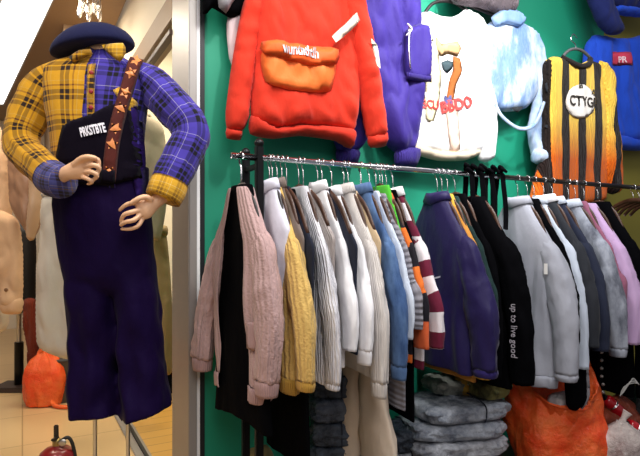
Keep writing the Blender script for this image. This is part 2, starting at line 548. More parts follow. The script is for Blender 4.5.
cam = bpy.data.cameras.new('camera'); co = bpy.data.objects.new('camera', cam); C.objects.link(co)
co.location = (0, 0, EYE); co.rotation_euler = (PI / 2, 0, 0)
cam.sensor_fit = 'HORIZONTAL'; cam.sensor_width = 36; cam.lens = 36 * F / 640; cam.shift_y = 12 / 640; cam.clip_end = 60; cam.clip_start = .02
sc = bpy.context.scene; sc.camera = co
sc.view_settings.view_transform = 'Standard'; sc.view_settings.look = 'None'; sc.view_settings.gamma = 1
sc.view_settings.exposure = 0; sc.view_settings.use_curve_mapping = False

# ================================================================== the clothes rack
RR = .0125
def rack(name, label, s0, s1, posts, m, mp, lead=0.0):
    r = thing(name, label, 'clothes rack', rail_pt(s0, 0, 0), TH)
    L = s1 - s0
    link('rail', tube([(-lead, 0, RAILZ), (L, 0, RAILZ)], RR, 16, 2), m, r)
    for x, y, top in posts:
        p = link('upright', boxbm(.030, .026, top - .01, (x, y, (top - .01) / 2 + .01), .004), mp, r, False)
        link('foot', boxbm(.07, .07, .012, (x, y, .006), .003), mp, p, False)
        link('cap', lathe([(.010, 0), (.017, .004), (.019, .014), (.012, .026), (.004, .030)], 12, (x, y, top - .002)), mp, p)
    ys = sorted({(x, y) for x, y, _ in posts})
    for (xa, ya), (xb, yb) in zip(ys, ys[1:]):
        if abs(xa - xb) < .03:
            for z in (.10, RAILZ - .03, .75):
                link('crossbar', boxbm(.016, abs(yb - ya) - .02, .022, (xa, (ya + yb) / 2, z), .003), mp, r, False)
    return r
rack('clothes_rack', 'chrome clothes rail on black end posts holding the pale clothes', -.012, 1.235,
     [(0, 0, RAILZ + .045), (0, .14, RAILZ + .03), (1.20, .03, RAILZ - .012)], chrome, black_metal, .11)
rack('clothes_rack', 'black clothes rail behind the tied black straps holding the dark jackets', 1.245, 3.1,
     [(.02, .04, RAILZ - .014), (1.82, .0, RAILZ + .03)], plain('black rail', '26221f', .3, .8), black_metal)

def hanger(s, yaw, W, zs, zn, m, label, group='clothes hangers on the rail', z0=RAILZ):
    h = thing('clothes_hanger', label, 'hanger', rail_pt(s, 0, z0), yaw, group)
    R = RR + .003
    path = [(R * math.cos(a), 0, R * math.sin(a)) for a in np.linspace(-.5, PI, 8)] + [(-R * .8, 0, -.022), (0, 0, -.042), (0, 0, zn + .005)]
    link('hook', tube(path, .0022, 8, 2), chrome, h)
    z1 = min(zs + .035, zn - .03)
    link('shoulder_bar', tube([(-W + .045, 0, z1), (-W * .5, 0, zn - .35 * (zn - z1)), (0, 0, zn), (W * .5, 0, zn - .35 * (zn - z1)), (W - .045, 0, z1)],
                              [.010, .012, .013, .012, .010], 10, 4, flat=.006, flat_axis=(0, 1, 0)), m, h)
    return h

YAW = TH - PI / 2                               # a garment's local x points at the aisle, local y along the rail

def body_rings(W, zn, zs, zh, th, flare, seed, amp, seg=44, neck=.062, open_gap=None, ztop=None, hemdip=0.0):
    rings = []
    zs_ = [(zn, neck, th * .38), (zn - .012, neck + .008, th * .42)]
    for t in (.3, .6, .85, 1.0):
        zs_.append((zn - .012 + (zs - zn + .012) * t, neck + (W - neck) * t, th * (.42 + .06 * t)))
    n = 18
    for k in range(1, n + 1):
        t = k / n
        zs_.append((zs + (zh - zs) * t, W * (1.0 - .03 * math.sin(PI * t)) + flare * t, th * (.48 + .06 * t)))
    for k, (z, a, b) in enumerate(zs_):
        g = max(0, (zn - z) / (zn - zh)); ring = []
        for i in range(seg):
            if open_gap: ph = -PI / 2 + open_gap(g) + (2 * PI - 2 * open_gap(g)) * i / (seg - 1)
            else: ph = 2 * PI * i / seg
            c, s = math.cos(ph), math.sin(ph)
            x = a * math.copysign(abs(c) ** .8, c); y = b * math.copysign(abs(s) ** .75, s)
            f = bil(Vector((x * 13 + seed + z * 1.5, (1 if s > 0 else -1) * 2.0, z * 2.0 + seed))) + .5 * bil(Vector((x * 30, seed + s, z * 5)))
            y += amp * (.35 + g) * f * math.copysign(min(1, abs(s) * 2), s)
            x += amp * .6 * g * noise.noise(Vector((s * 3, seed, z * 6)))
            ring.append(Vector((x, y, z - hemdip * g * (abs(x) / max(W, .01)) ** 2)))
        rings.append(ring)
    return rings

gseed = [0]; LS = [-1.0]
class G: pass
def rack_top(name, label, cat, near, W, shy, hem, mat, slv=None, th=.05, sleeve_mat=None, cuff=None, cuff_len=.05, yaw=0.0, s=None,
             flare=0.0, collar=None, group='clothes hung on the rail', hm=None, hlabel=None, zn=-.098, open_gap=None, splay=(.025, .025), rx=.052,
             hood=None, buttons=None, srot=0.0, amp=None, hemband=None):
    gseed[0] += 1; seed = gseed[0] * 3.7; zn -= .018 * ((gseed[0] * 7) % 5) / 4; near_rn = 0
    o = W + .060 + splay[0] * 1.5 if slv else W + .01
    if s is None:
        s = rail_s(near, o) if slv else LS[0] + .020
        s = max(s, LS[0] + .012)
    LS[0] = s
    shy += 32
    p = rail_pt(s, o); Yn = p.y
    Z = lambda py: EYE + (HY - py) / F * Yn - RAILZ
    zs = min(Z(shy), zn - .045); zh = Z(hem)
    r = thing(name, label, cat, rail_pt(s, 0, RAILZ), YAW + yaw, group)
    amp = amp or th * .20
    rings = body_rings(W, zn, zs, zh, th, flare, seed, amp, open_gap=open_gap, hemdip=.015)
    b = link('body', loft(rings, closed=open_gap is None), mat, r, solid=.004, sub=1)
    if hemband:
        rr = [[q + Vector((0, 0, -dz)) for q in ([Vector((v.x * k, v.y * k * 1.15, v.z)) for v in rings[-1]])] for dz, k in ((-.004, 1.0), (.012, 1.02), (.045, 1.0), (.05, .97))]
        link('hem_band', loft(rr, closed=open_gap is None), hemband, r, solid=.004)
    if slv:
        zl = Z(slv)
        for sg in (1, -1):
            sp = splay[0] if sg > 0 else splay[1]
            rn = random.uniform(-.4, .4) * th
            near_rn = rn if sg > 0 else near_rn
            path = [(sg * (W - .075), 0, zs + .030), (sg * (W - .025), 0, zs - .035), (sg * (W + .008 + sp * .3), rn * .3, zs - .17), (sg * (W + .030 + sp * .8), rn * .6, (zs + zl) / 2 - .05), (sg * (W + .026 + sp * 1.2), rn, zl)]
            sl = link('sleeve', tube(path, [.022, rx * .82, rx, rx * .97, rx * .80], 26, 9, flat=[th * .22, th * .46, th * .56, th * .52, th * .46], flat_axis=(0, 1, 0), fold=.24, seed=seed + sg), sleeve_mat or mat, r)
            if cuff:
                q = Vector(path[-1])
                link('cuff', tube([q + Vector((0, 0, .004)), q + Vector((0, 0, -.012)), q + Vector((0, 0, -cuff_len))], [rx * .76, rx * .80, rx * .72], 20, 3, flat=[th * .47, th * .52, th * .45], flat_axis=(0, 1, 0), fold=.06, seed=seed), cuff, sl)
    if collar:
        cm = collar; nk = .064
        rr = []
        for dz, k in ((-.016, 1.10), (.004, 1.0), (.020, .95), (.023, 1.0), (.008, 1.12), (-.014, 1.30)):
            rr.append([Vector((nk * k * math.cos(a), th * .42 * k * math.sin(a), zn + dz - .022 * (1 - abs(math.cos(a))) * (1 if dz < 0 else .3))) for a in np.linspace(0, 2 * PI, 28, endpoint=False)])
        link('collar', loft(rr), cm, r, solid=.003)
    if hood:
        hb = tube([(-.10, .1 * th, zn - .065), (-.04, .2 * th, zn - .025), (.04, .2 * th, zn - .03), (.11, .1 * th, zn - .085)], [.025, .035, .035, .028], 18, 6, flat=th * .5, flat_axis=(0, 1, 0), fold=.2, seed=seed)
        link('hood', hb, hood, r)
    if buttons:
        for k in range(5):
            z = zs - .02 - k * .11
            q = b_front = -th * .5 - amp * 1.2 * (.25 + (k * .11) / .7)
            link('button', lathe([(.007, 0), (.007, .003), (.004, .004)], 10), buttons, r).matrix_local = Matrix.Translation((0.0, q, z)) @ Matrix.Rotation(PI / 2, 4, 'X')
    print('S %.3f th %.3f %s' % (s, th, label))
    hanger(s, YAW + yaw, W, zs, zn, hm or wood_dark, hlabel or ('hanger holding the ' + ' '.join(label.split()[:7])))
    g = G(); g.root, g.s, g.zs, g.zh, g.W, g.th, g.Z, g.zn, g.rn = r, s, zs, zh, W, th, Z, zn, near_rn
    return g

# ---- palette of the rack
mauve = cloth('mauve chunky knit', 'c3a2a0', .95, 'cable', .35)
mauve_rib = cloth('mauve rib knit', 'b89594', .95, 'rib', .35)
mustard = cloth('mustard knit', 'e6bf70', .95, 'cable', .35)
mustard_rib = cloth('mustard rib', 'c29640', .95, 'rib', .35)
lav_white = cloth('lavender white shirting', 'dcdcec', .85, None, .2, .06)
cool_white = cloth('cool white knit', 'e4e3ea', .9, 'knit', .2, .06)
cream_cord = cloth('cream corduroy', 'd9d3cf', .9, 'rib', .3, .08)
taupe = cloth('taupe wool', '7d6f68', .9, None, .25)
greige = cloth('grey beige knit', 'b4aaa8', .9, 'knit', .3)
tan = cloth('tan cotton', 'cbb391', .9, None, .2)
blue_denim = denim('blue denim', '304c7c', '6686b4')
grey_rib = cloth('grey ribbed knit', '8f8d96', .95, 'ribh', .3)
green_c = cloth('bright green jersey', '57c63c', .85, None, .2)
rugby = stripes('orange black rugby stripes', [('e0673a', .20), ('17151f', .09), ('e7742c', .12), ('1a1620', .09)], 'v', .12)
maroon_w = stripes('maroon white rugby stripes', [('6d1c38', .065), ('eae4ea', .075)], 'v', .35)
purple = cloth('dark purple satin cotton', '1b114a', .55, None, .35)
purple_d = cloth('deep purple cotton', '2a1f62', .8, None, .3)
teal_d = cloth('dark teal knit', '16302f', .9, None, .2)
gold_red = stripes('gold maroon knit stripes', [('d9a53c', .30), ('8c2a2c', .10), ('c98a3a', .18)], 'v', .1)
charcoal = cloth('charcoal suiting', '2c2f36', .85, None, .15)
navy_suit = cloth('navy suiting', '252b40', .85, None, .15)
lt_grey = cloth('light grey sweatshirt jersey', 'a9acb8', .9, None, .25, .08)
lt_blue = cloth('pale blue shirting', 'ccd6e6', .85, None, .2, .06)
grey_satin = denim('grey printed satin', '4a4e5c', 'aeb4c2', .38, .56)
pink_d = cloth('dusty pink jersey', '9c5f78', .85, None, .25)
lilac = cloth('lilac jersey', 'c3a3cc', .85, None, .25, .06)
orange_knit = cloth('burnt orange trim', 'c8552c', .9, None, .2)

gap = lambda g: .26 + .30 * min(1, g * 1.3)
# 1 black dress inside the cardigan, then the cardigan on the rail end
g = rack_top('long_dress', 'long black sleeveless dress hanging inside the open mauve cardigan', 'dress', 0, .15, 205, 428, black_cloth, th=.05, s=-.082, yaw=math.radians(9), flare=.05, hm=hanger_black)
g = rack_top('cardigan', 'mauve pink chunky knit cardigan hanging open at the rail end', 'cardigan', 0, .178, 207, 392, mauve, slv=384, th=.08, s=-.085, yaw=math.radians(9), cuff=mauve_rib, cuff_len=.05, open_gap=gap, splay=(-.005, .06), rx=.062, hemband=mauve_rib, hm=hanger_black)
link('pocket', Puff([(.118, -.60), (.170, -.60), (.170, -.69), (.118, -.69)], front=.004, back=.004, r=.01, folds=0, base=lambda x, z: -.046 * max(0.0, 1 - min(1, x / .178) ** 2.5) ** .375 - .004, res=.015).bm(), mauve_rib, g.root)
T = rack_top
T('shirt', 'lavender white shirt squeezed between mauve and mustard cardigans', 'shirt', 287, .17, 195, 335, lav_white, th=.05, s=.03, collar=lav_white, hlabel='black hanger holding the lavender white shirt', hm=hanger_black)
T('cardigan', 'mustard yellow cable knit cardigan beside the mauve one', 'cardigan', 309, .205, 212, 384, mustard, slv=384, th=.06, cuff=mustard_rib, cuff_len=.03, hemband=mustard_rib, rx=.062)
T('blazer', 'taupe wool blazer just behind the mustard cardigan', 'blazer', 314, .225, 204, 330, taupe, th=.03, collar=taupe)
T('jacket', 'thin navy jacket between taupe blazer and long white knit', 'jacket', 319, .262, 212, 378, navy_cloth, th=.025)
T('long_coat', 'floor length black coat hanging beneath the mustard cardigan', 'coat', 325, .16, 215, 470, black_cloth, th=.035, flare=.03)
T('sweater', 'long cool white knit sweater with hem below its neighbours', 'sweater', 338, .205, 208, 388, cool_white, slv=386, th=.042, cuff=cool_white, cuff_len=.02)
T('cardigan', 'grey beige knit cardigan between two white tops', 'cardigan', 345, .245, 204, 320, greige, th=.028)
T('shirt', 'white cotton shirt between grey beige cardigan and navy blazer', 'shirt', 358, .20, 208, 370, white_cloth, slv=352, th=.036, collar=white_cloth)
T('blazer', 'slim navy blazer between two white shirts', 'blazer', 361, .262, 212, 352, navy_cloth, th=.022)
T('shirt', 'bright white shirt beside the cream corduroy jacket', 'shirt', 374, .205, 208, 350, white_cloth, slv=352, th=.04, collar=white_cloth, cuff=white_cloth, cuff_len=.05)
T('jacket', 'cream corduroy jacket with thick cuff beside the denim jacket', 'jacket', 389, .215, 212, 380, cream_cord, slv=384, th=.046, cuff=cream_cord, cuff_len=.055, collar=cream_cord)
T('shirt', 'tan shirt showing between cream corduroy and blue denim', 'shirt', 390, .235, 208, 330, tan, th=.026)
T('denim_jacket', 'mid blue denim jacket on the clothes rail', 'jacket', 406, .205, 210, 360, blue_denim, slv=368, th=.046, cuff=blue_denim, cuff_len=.05, collar=blue_denim)
T('shirt', 'pale blue shirt just behind the blue denim jacket', 'shirt', 414, .20, 208, 335, lt_blue, slv=340, th=.028)
T('knit_dress', 'long grey ribbed knit dress beside the orange striped shirt', 'dress', 421, .20, 210, 415, grey_rib, th=.036, slv=330)
T('tee_shirt', 'bright green tee shirt, only its shoulder showing', 'shirt', 411, .15, 200, 300, green_c, th=.024, zn=-.075)
T('rugby_shirt', 'orange and black banded rugby shirt beside the maroon striped one', 'shirt', 428, .20, 212, 365, rugby, slv=350, th=.034)
T('shirt', 'thin black shirt between the orange and maroon striped shirts', 'shirt', 432, .19, 212, 420, black_cloth, th=.026)
T('rugby_shirt', 'maroon and white striped rugby shirt beside the purple jacket', 'shirt', 440, .205, 212, 372, maroon_w, slv=350, th=.04, collar=white_cloth)
gp = T('jacket', 'dark purple jacket with white pocket zip facing the aisle', 'jacket', 488, .21, 212, 378, purple, slv=372, th=.085, collar=purple, cuff=purple_d, cuff_len=.03, rx=.075)
T('sweater', 'yellow shouldered sweater with gold and maroon bands behind purple jacket', 'sweater', 492, .205, 210, 385, gold_red, slv=380, th=.05)
T('sweater', 'dark teal sweater behind the yellow shouldered sweater', 'sweater', 497, .20, 210, 340, teal_d, slv=335, th=.04)
T('jacket', 'black jacket between teal sweater and the lettered black jacket', 'jacket', 503, .19, 208, 372, black_cloth, slv=380, th=.05)
gb = T('jacket', 'black jacket with pale lettering down its sleeve', 'jacket', 528, .22, 212, 392, black_cloth, slv=386, th=.09, rx=.065)
gg = T('sweatshirt', 'light grey sweatshirt with white tag above the orange bag', 'sweatshirt', 574, .22, 216, 380, lt_grey, slv=376, th=.10, collar=lt_grey, cuff=lt_grey, cuff_len=.03, rx=.066, hemband=lt_grey)
T('cardigan', 'black cardigan just behind the light grey sweatshirt', 'cardigan', 580, .20, 212, 360, black_cloth, slv=352, th=.06)
T('shirt', 'pale blue white shirt peeking out behind the black cardigan', 'shirt', 587, .20, 212, 372, lt_blue, slv=370, th=.05, collar=lt_blue)
T('blazer', 'charcoal blazer third from the light grey sweatshirt', 'blazer', 599, .21, 212, 352, charcoal, slv=348, th=.07, collar=white_cloth)
T('blazer', 'navy suit blazer beside the grey printed satin jacket', 'blazer', 608, .21, 212, 352, navy_suit, slv=352, th=.07, collar=lt_blue)
T('bomber_jacket', 'grey printed satin bomber jacket with gathered cuffs', 'jacket', 624, .21, 210, 352, grey_satin, slv=350, th=.08, collar=lt_blue, cuff=grey_satin, cuff_len=.04)
T('sweater', 'dusty pink sweater between grey satin and lilac tops', 'sweater', 627, .19, 210, 330, pink_d, slv=310, th=.05)
T('sweater', 'lilac sweater at the far end of the black rail', 'sweater', 641, .215, 212, 350, lilac, slv=345, th=.09)
T('coat', 'black coat last on the rail behind the lilac sweater', 'coat', 652, .20, 210, 400, black_cloth, slv=400, th=.09)
for k, ds in enumerate((.10, .16, .22, .28, .34)):
    s = rail_s(652, .2) + .06 + ds
    hanger(s, YAW, .21, -.19, -.075, wood_dark, 'bare dark wooden hanger bunched at the far end of the rail', 'bare wooden hangers')
link('pocket_zip', Puff([(-.02, -.50), (.085, -.475), (.085, -.468), (-.02, -.492)], front=.004, back=.002, r=.004, folds=0, base=lambda x, z: -.056, res=.02, rnd=False).bm(), plain('white zip tape', 'd8d4e4', .5), gp.root)
link('tag', Puff([(.205, -.42), (.225, -.42), (.225, -.47), (.205, -.47)], front=.001, back=.001, r=.002, folds=0, base=lambda x, z: -.060, res=.02, rnd=False).bm(), plain('paper tag', 'f4f2f0', .7), gg.root)
# lettering down the black sleeve
zt = gb.Z(331); xc = gb.W + .066; ws = lambda x: .052 * max(0.0, 1 - ((x - gb.W - .045) / .066) ** 2) ** .5
link('lettering', done(text_bm('up to live good', .038, lambda x, y, d: Vector((xc + y, gb.rn * .7 - (ws(xc + y) + .008 + d) , zt - x)), .001)), plain('pale print', 'a8a2ac', .7), gb.root)

# black straps tied over the rail
def strap_loop(label, px, drop, wob):
    s = rail_s(px); r = thing('tied_strap', label, 'strap', rail_pt(s, 0, RAILZ), YAW, 'black straps tied over the rail')
    rings = []
    R = RR + .006
    path = [(.035, 0, -drop), (.026, .004 * wob, -drop * .6), (R + .002, 0, -.03)] + [(R * math.cos(a), 0, R * math.sin(a)) for a in np.linspace(0, PI, 6)] + [(-R - .002, 0, -.03), (-.024, -.004 * wob, -drop * .5), (-.033, .004, -drop * .95)]
    link('band', tube(path, .0028, 10, 3, flat=.017, flat_axis=(0, 1, 0)), black_cloth, r)
    for k in range(4):
        a = k * PI / 2 + wob; q = Vector((.024 * math.cos(a), .012 * math.sin(a * 2), RR + .014 + .012 * math.sin(a)))
        link('knot', tube([q + Vector((-.018, .01, -.010)), q + Vector((0, -.008, .010)), q + Vector((.018, .006, -.008))], [.005, .010, .006], 10, 4, fold=.3, seed=k + wob), black_cloth, r)
    return r
strap_loop('black strap tied on the rail, nearest the purple jacket', 469, .20, .3)
strap_loop('black strap tied on the rail, second from the purple jacket', 479, .16, 1.1)
strap_loop('black strap tied on the rail, third from the purple jacket', 489, .18, 2.3)
strap_loop('black strap tied on the rail, last before the grey sweatshirt', 500, .26, 3.0)

# flared beige trousers below the cream jacket
def trousers(name, label, s, W, ztop, zbot, flare, mat, parent_yaw=YAW, th=.05):
    r = thing(name, label, 'trousers', rail_pt(s, 0, RAILZ), parent_yaw, 'clothes hung on the rail')
    zc = ztop - .26
    rings = []
    for k in range(7):
        t = k / 6; z = ztop + (zc - ztop) * t; a = W * (.8 + .25 * t); b = th * (.35 + .25 * t)
        rings.append([Vector((a * math.copysign(abs(math.cos(p)) ** .8, math.cos(p)), b * math.copysign(abs(math.sin(p)) ** .8, math.sin(p)) + .004 * noise.noise(Vector((math.cos(p) * 5, 3, z * 5))), z)) for p in np.linspace(0, 2 * PI, 32, endpoint=False)])
    link('seat', loft(rings, cap1=True), mat, r, solid=.003)
    link('waistband', loft([[Vector((v.x * k, v.y * k, v.z + dz)) for v in rings[0]] for dz, k in ((-.035, 1.02), (0, 1.03), (.006, .98))]), mat, r, solid=.004)
    for sg in (1, -1):
        path = [(sg * W * .52, 0, zc + .06), (sg * W * .55, 0, zc - .05), (sg * (W * .6 + flare * .4), 0, (zc + zbot) / 2), (sg * (W * .62 + flare), 0, zbot)]
        link('leg', tube(path, [W * .42, W * .5, W * .5 + flare * .5, W * .5 + flare], 26, 8, flat=[th * .5, th * .6, th * .7, th * .8], flat_axis=(0, 1, 0), fold=.22, seed=s * 9 + sg), mat, r)
    clip = link('clip', tube([(-W * .6, 0, ztop + .012), (W * .6, 0, ztop + .012)], .006, 8, 2), chrome, r)
    return r
beige_tr = cloth('beige trouser cloth', 'dac8b4', .9, None, .2)
trousers('flared_trousers', 'beige flared trousers hanging below the cream jacket', .445, .135, -.52, -1.34, .075, beige_tr)
hanger(.445, YAW, .15, -.50, -.48, hanger_black, 'hanger clipping the beige flared trousers')

# ================================================================== garments on the green wall
WALL = 'clothes displayed on the green wall'
def wall_hanger(fr, pts, label, hookpx=None, m=None):
    """a hanger seen above a garment: pts pixel path of its bar"""
    h = fthing('display_hanger', label, 'hanger', fr, 'hangers on the green wall')
    q = [fr.px(*p) for p in pts]
    link('shoulder_bar', tube(q, .009, 10, 4), m or hanger_black, h)
    if hookpx: link('hook', tube([fr.px(*p) for p in hookpx], .003, 8, 4), chrome, h)
    return h

# --- orange hoodie
fr = wall_frame(306, 60, -.20)
orange = cloth('orange red fleece', 'd0311a', .85, None, .25, .08)
orange_d = cloth('deep orange red fleece', 'bd2a15', .85, None, .25, .08)
orange_l = cloth('light orange nylon', 'f27631', .6, None, .1, .06)
OFH = -.06
r = fthing('hoodie', 'orange red hoodie with a big front pocket, on the green wall', 'hoodie', fr, WALL)
body = puff('body', fr.poly([(266, -32), (290, -40), (325, -44), (350, -36), (358, 0), (359, 60), (358, 110), (352, 133), (330, 128), (300, 126), (275, 129), (251, 118), (254, 60), (258, 10)]), orange, r, front=.06, back=.05, r=.07, folds=.03, freq=(11, 3.5), seed=1)
hb = Puff(fr.poly([(251, 115), (275, 127), (300, 124), (330, 126), (354, 130), (351, 149), (335, 141), (300, 136), (272, 139), (250, 134)]), front=.055, back=.05, r=.035, folds=.012, seed=2)
link('hem_band', hb.bm(), orange_d, r)
sl = puff('sleeve', fr.poly([(262, -30), (268, 10), (258, 60), (251, 118), (244, 130), (230, 128), (228, 110), (236, 50), (246, 0)]), orange, r, y=.03, front=.06, back=.05, r=.07, folds=.03, freq=(6, 6), seed=3)
link('cuff', Puff(fr.poly([(229, 126), (245, 129), (243, 139), (229, 137)]), front=.045, back=.035, r=.04, folds=.01, seed=4).bm(.03), orange_d, r)
sl = puff('sleeve', fr.poly([(350, -36), (358, 0), (366, 40), (376, 100), (380, 136), (364, 140), (357, 110), (350, 60), (340, 20), (338, -10)]), orange, r, y=-.04, front=.07, back=.05, r=.08, folds=.03, freq=(6, 6), seed=5)
link('cuff', Puff(fr.poly([(363, 137), (380, 133), (381, 147), (366, 149)]), front=.05, back=.035, r=.04, folds=.01, seed=6).bm(-.04), orange_d, r)
pk = Puff(fr.poly([(263, 50), (300, 58), (334, 62), (330, 91), (305, 93), (280, 89), (264, 82)], -.045), front=.018, back=.01, r=.02, folds=.012, seed=7, base=lambda x, z: body.front(x, z) - .006, res=.02)
pko = link('pocket', pk.bm(), orange_l, r)
fl = Puff(fr.poly([(262, 41), (300, 47), (336, 51), (334, 66), (312, 67), (300, 66), (285, 61), (264, 55)], -.06), front=.010, back=.004, r=.012, folds=.006, seed=8, base=lambda x, z: body.front(x, z) - .032, res=.02)
flo = link('pocket_flap', fl.bm(), cloth('flap nylon', 'ee6226', .6, None, .1, .06), r)
a = fr.px(276, 49, -.075); b = fr.px(320, 56, -.075); mid = (a + b) / 2; ang = math.atan2(b.z - a.z, b.x - a.x); wid = (b - a).length
def place_on(surf, mid, ang, lift):
    ca, sa = math.cos(ang), math.sin(ang)
    def f(x, y, d):
        X, Z_ = mid.x + x * ca - y * sa, mid.z + x * sa + y * ca
        return Vector((X, surf(X, Z_) - lift - d, Z_))
    return f
_pf = place_on(fl.front, mid, ang, .002)
lt = text_bm('wuntnthtlh', wid * .30, lambda x, y, d: _pf(x * .62, y, d), .001, 0, .0012)
link('lettering', lt, plain('silver print', 'cfd4da', .35, .5), r)
band = Puff(fr.poly([(331, 37), (345, 24), (356, 13), (359, 21), (350, 31), (335, 43)], -.10), front=.006, back=.004, r=.01, folds=0, base=lambda x, z: -.098 , res=.02)
link('sleeve_stripe', band.bm(-.01), cloth('cream tape', 'efe0cc', .7), r)
band = Puff(fr.poly([(358, 46), (364, 52), (367, 75), (362, 70)]), front=.006, back=.004, r=.01, folds=0, base=lambda x, z: -.108, res=.02)
link('sleeve_stripe', band.bm(), cloth('cream tape', 'efe0cc', .7), r)
link('hood', Puff(fr.poly([(285, -36), (270, -60), (290, -85), (315, -88), (338, -75), (345, -55), (330, -38)]), front=.08, back=.06, r=.10, folds=.03, seed=9).bm(-.02), orange, r)

# --- purple cargo trousers
fr = wall_frame(385, 60, -.27)
vio = cloth('violet cotton twill', '372683', .7, None, .2, .08)
vio_d = cloth('deep violet rib', '34257a', .8, 'rib', .2)
r = fthing('cargo_trousers', 'violet cargo trousers with zip pocket hanging beside the orange hoodie', 'trousers', fr, WALL)
puff('leg', fr.poly([(352, -60), (412, -60), (418, 0), (421, 40), (421, 100), (417, 140), (412, 152), (396, 153), (384, 142), (374, 110), (364, 50), (354, 0)]), vio, r, front=.06, back=.05, r=.07, folds=.045, freq=(10, 2.5), seed=11)
puff('leg', fr.poly([(325, -60), (356, -60), (362, 40), (370, 100), (372, 135), (362, 150), (342, 150), (334, 120), (328, 40)]), vio, r, y=.04, front=.06, back=.03, r=.07, folds=.04, freq=(8, 2.5), seed=12)
link('cuff', Puff(fr.poly([(394, 149), (417, 148), (414, 168), (394, 166)]), front=.045, back=.03, r=.05, folds=.02, freq=(30, 1), seed=13).bm(-.015), vio_d, r)
link('cuff', Puff(fr.poly([(341, 147), (363, 148), (362, 163), (342, 162)]), front=.045, back=.03, r=.05, folds=.02, freq=(30, 1), seed=14).bm(.04), vio_d, r)
link('waistband', Puff(fr.poly([(326, -70), (412, -70), (413, -55), (325, -55)]), front=.09, back=.06, r=.04, folds=.015, freq=(30, 1), seed=15).bm(), vio_d, r)
pkt = Puff(fr.poly([(399, 34), (421, 30), (422, 82), (398, 79)]), front=.03, back=.01, r=.03, folds=.012, seed=16, base=lambda x, z: -.055)
po = link('pocket', pkt.bm(), vio, r)
link('pocket_flap', Puff(fr.poly([(397, 76), (422, 79), (422, 86), (397, 83)]), front=.012, back=.004, r=.012, folds=.004, base=lambda x, z: -.075).bm(), vio_d, po)
link('zip', tube([fr.px(398, 32) + Vector((0, -.09, 0)), fr.px(397, 55) + Vector((0, -.095, 0)), fr.px(399, 74) + Vector((0, -.09, 0))], .005, 8, 3), chrome, po)
link('drawcord', tube([fr.px(396, 30) + Vector((0, -.09, 0)), fr.px(399, 36) + Vector((0, -.10, 0)), fr.px(394, 42) + Vector((0, -.098, 0))], .004, 8, 4), white_cloth, po)

# --- white printed tee
fr = wall_frame(455, 85, -.27)
tee_w = cloth('bright white jersey', 'f6f5f6', .85, None, .15, .04)
r = fthing('printed_tee', 'white long tee with red lettering and brown print, on the green wall', 'shirt', fr, WALL)
tb = puff('body', fr.poly([(419, 14), (431, 12), (442, 19), (456, 17), (466, 9), (484, 22), (488, 60), (489, 100), (487, 148), (460, 155), (435, 153), (414, 146), (415, 90), (417, 40)]), tee_w, r, front=.035, back=.04, r=.05, folds=.018, freq=(12, 3), seed=21)
puff('sleeve', fr.poly([(478, 18), (487, 32), (493, 70), (495, 110), (493, 158), (479, 160), (478, 120), (480, 70)]), tee_w, r, y=-.0, front=.04, back=.03, r=.04, folds=.025, freq=(9, 3), seed=22)
link('hem', Puff(fr.poly([(414, 143), (436, 150), (462, 151), (478, 148), (478, 155), (462, 161), (436, 161), (413, 154)]), front=.03, back=.035, r=.02, folds=.008, seed=23).bm(-.01), cloth('cream hem', 'dccdb4', .85), r)
link('collar', tube([fr.px(430, 12) + Vector((0, .01, 0)), fr.px(437, 19) + Vector((0, -.02, 0)), fr.px(449, 20.5) + Vector((0, -.025, 0)), fr.px(460, 15) + Vector((0, -.02, 0)), fr.px(467, 8) + Vector((0, .01, 0))], .009, 10, 4), tee_w, r)
pr = lambda nm, pts, h, lift=.003: drape(nm, fr.poly(pts), cloth('print ' + h, h, .8, None, 0, .1), r, tb.front, lift, .002, .02, True, .004)
pr('print', [(424, 40), (434, 52), (436, 95), (430, 122), (420, 120), (420, 70)], 'f3e6bc', .002)
pr('print', [(432, 38), (437, 46), (452, 44), (457, 50), (454, 58), (444, 56), (436, 58), (430, 52)], 'd9b382')
pr('print', [(449, 58), (456, 60), (457, 72), (452, 86), (448, 104), (442, 104), (445, 84), (449, 70)], 'b06a3a')
pr('print', [(437, 64), (443, 62), (449, 64), (448, 70), (443, 75), (438, 71)], '4a5a60', .005)
pr('print', [(441, 104), (452, 104), (456, 150), (446, 151)], 'f5d9c6', .002)
def line_text(body, p0, p1, size, mat, surf, lift=.006, bold=.001, parent=None, shear=0, frm=None):
    a, b = (frm or fr).px(*p0), (frm or fr).px(*p1); m_ = (a + b) / 2
    return link('lettering', text_bm(body, size, place_on(surf, m_, math.atan2(b.z - a.z, b.x - a.x), lift), .001, shear, bold), mat, parent or r)
red_p = plain('red print', 'd5433f', .7)
line_text('SCU', (419, 106), (432, 107), .062, red_p, tb.front, bold=.0015)
line_text('M', (441, 102), (446, 102), .062, plain('blue print', '4b4f86', .7), tb.front, bold=.002)
line_text('BBDO', (440, 109), (463, 104), .082, red_p, tb.front, bold=.003)
line_text('!', (467, 101), (471, 100), .06, plain('pale pink print', 'e6b6c2', .7), tb.front)
wall_hanger(fr, [(423, 16), (432, 4), (445, 1), (457, 4), (467, 12)], 'black hanger in the neck of the white printed tee', [(445, 1), (446, -10), (450, -18), (455, -12)])

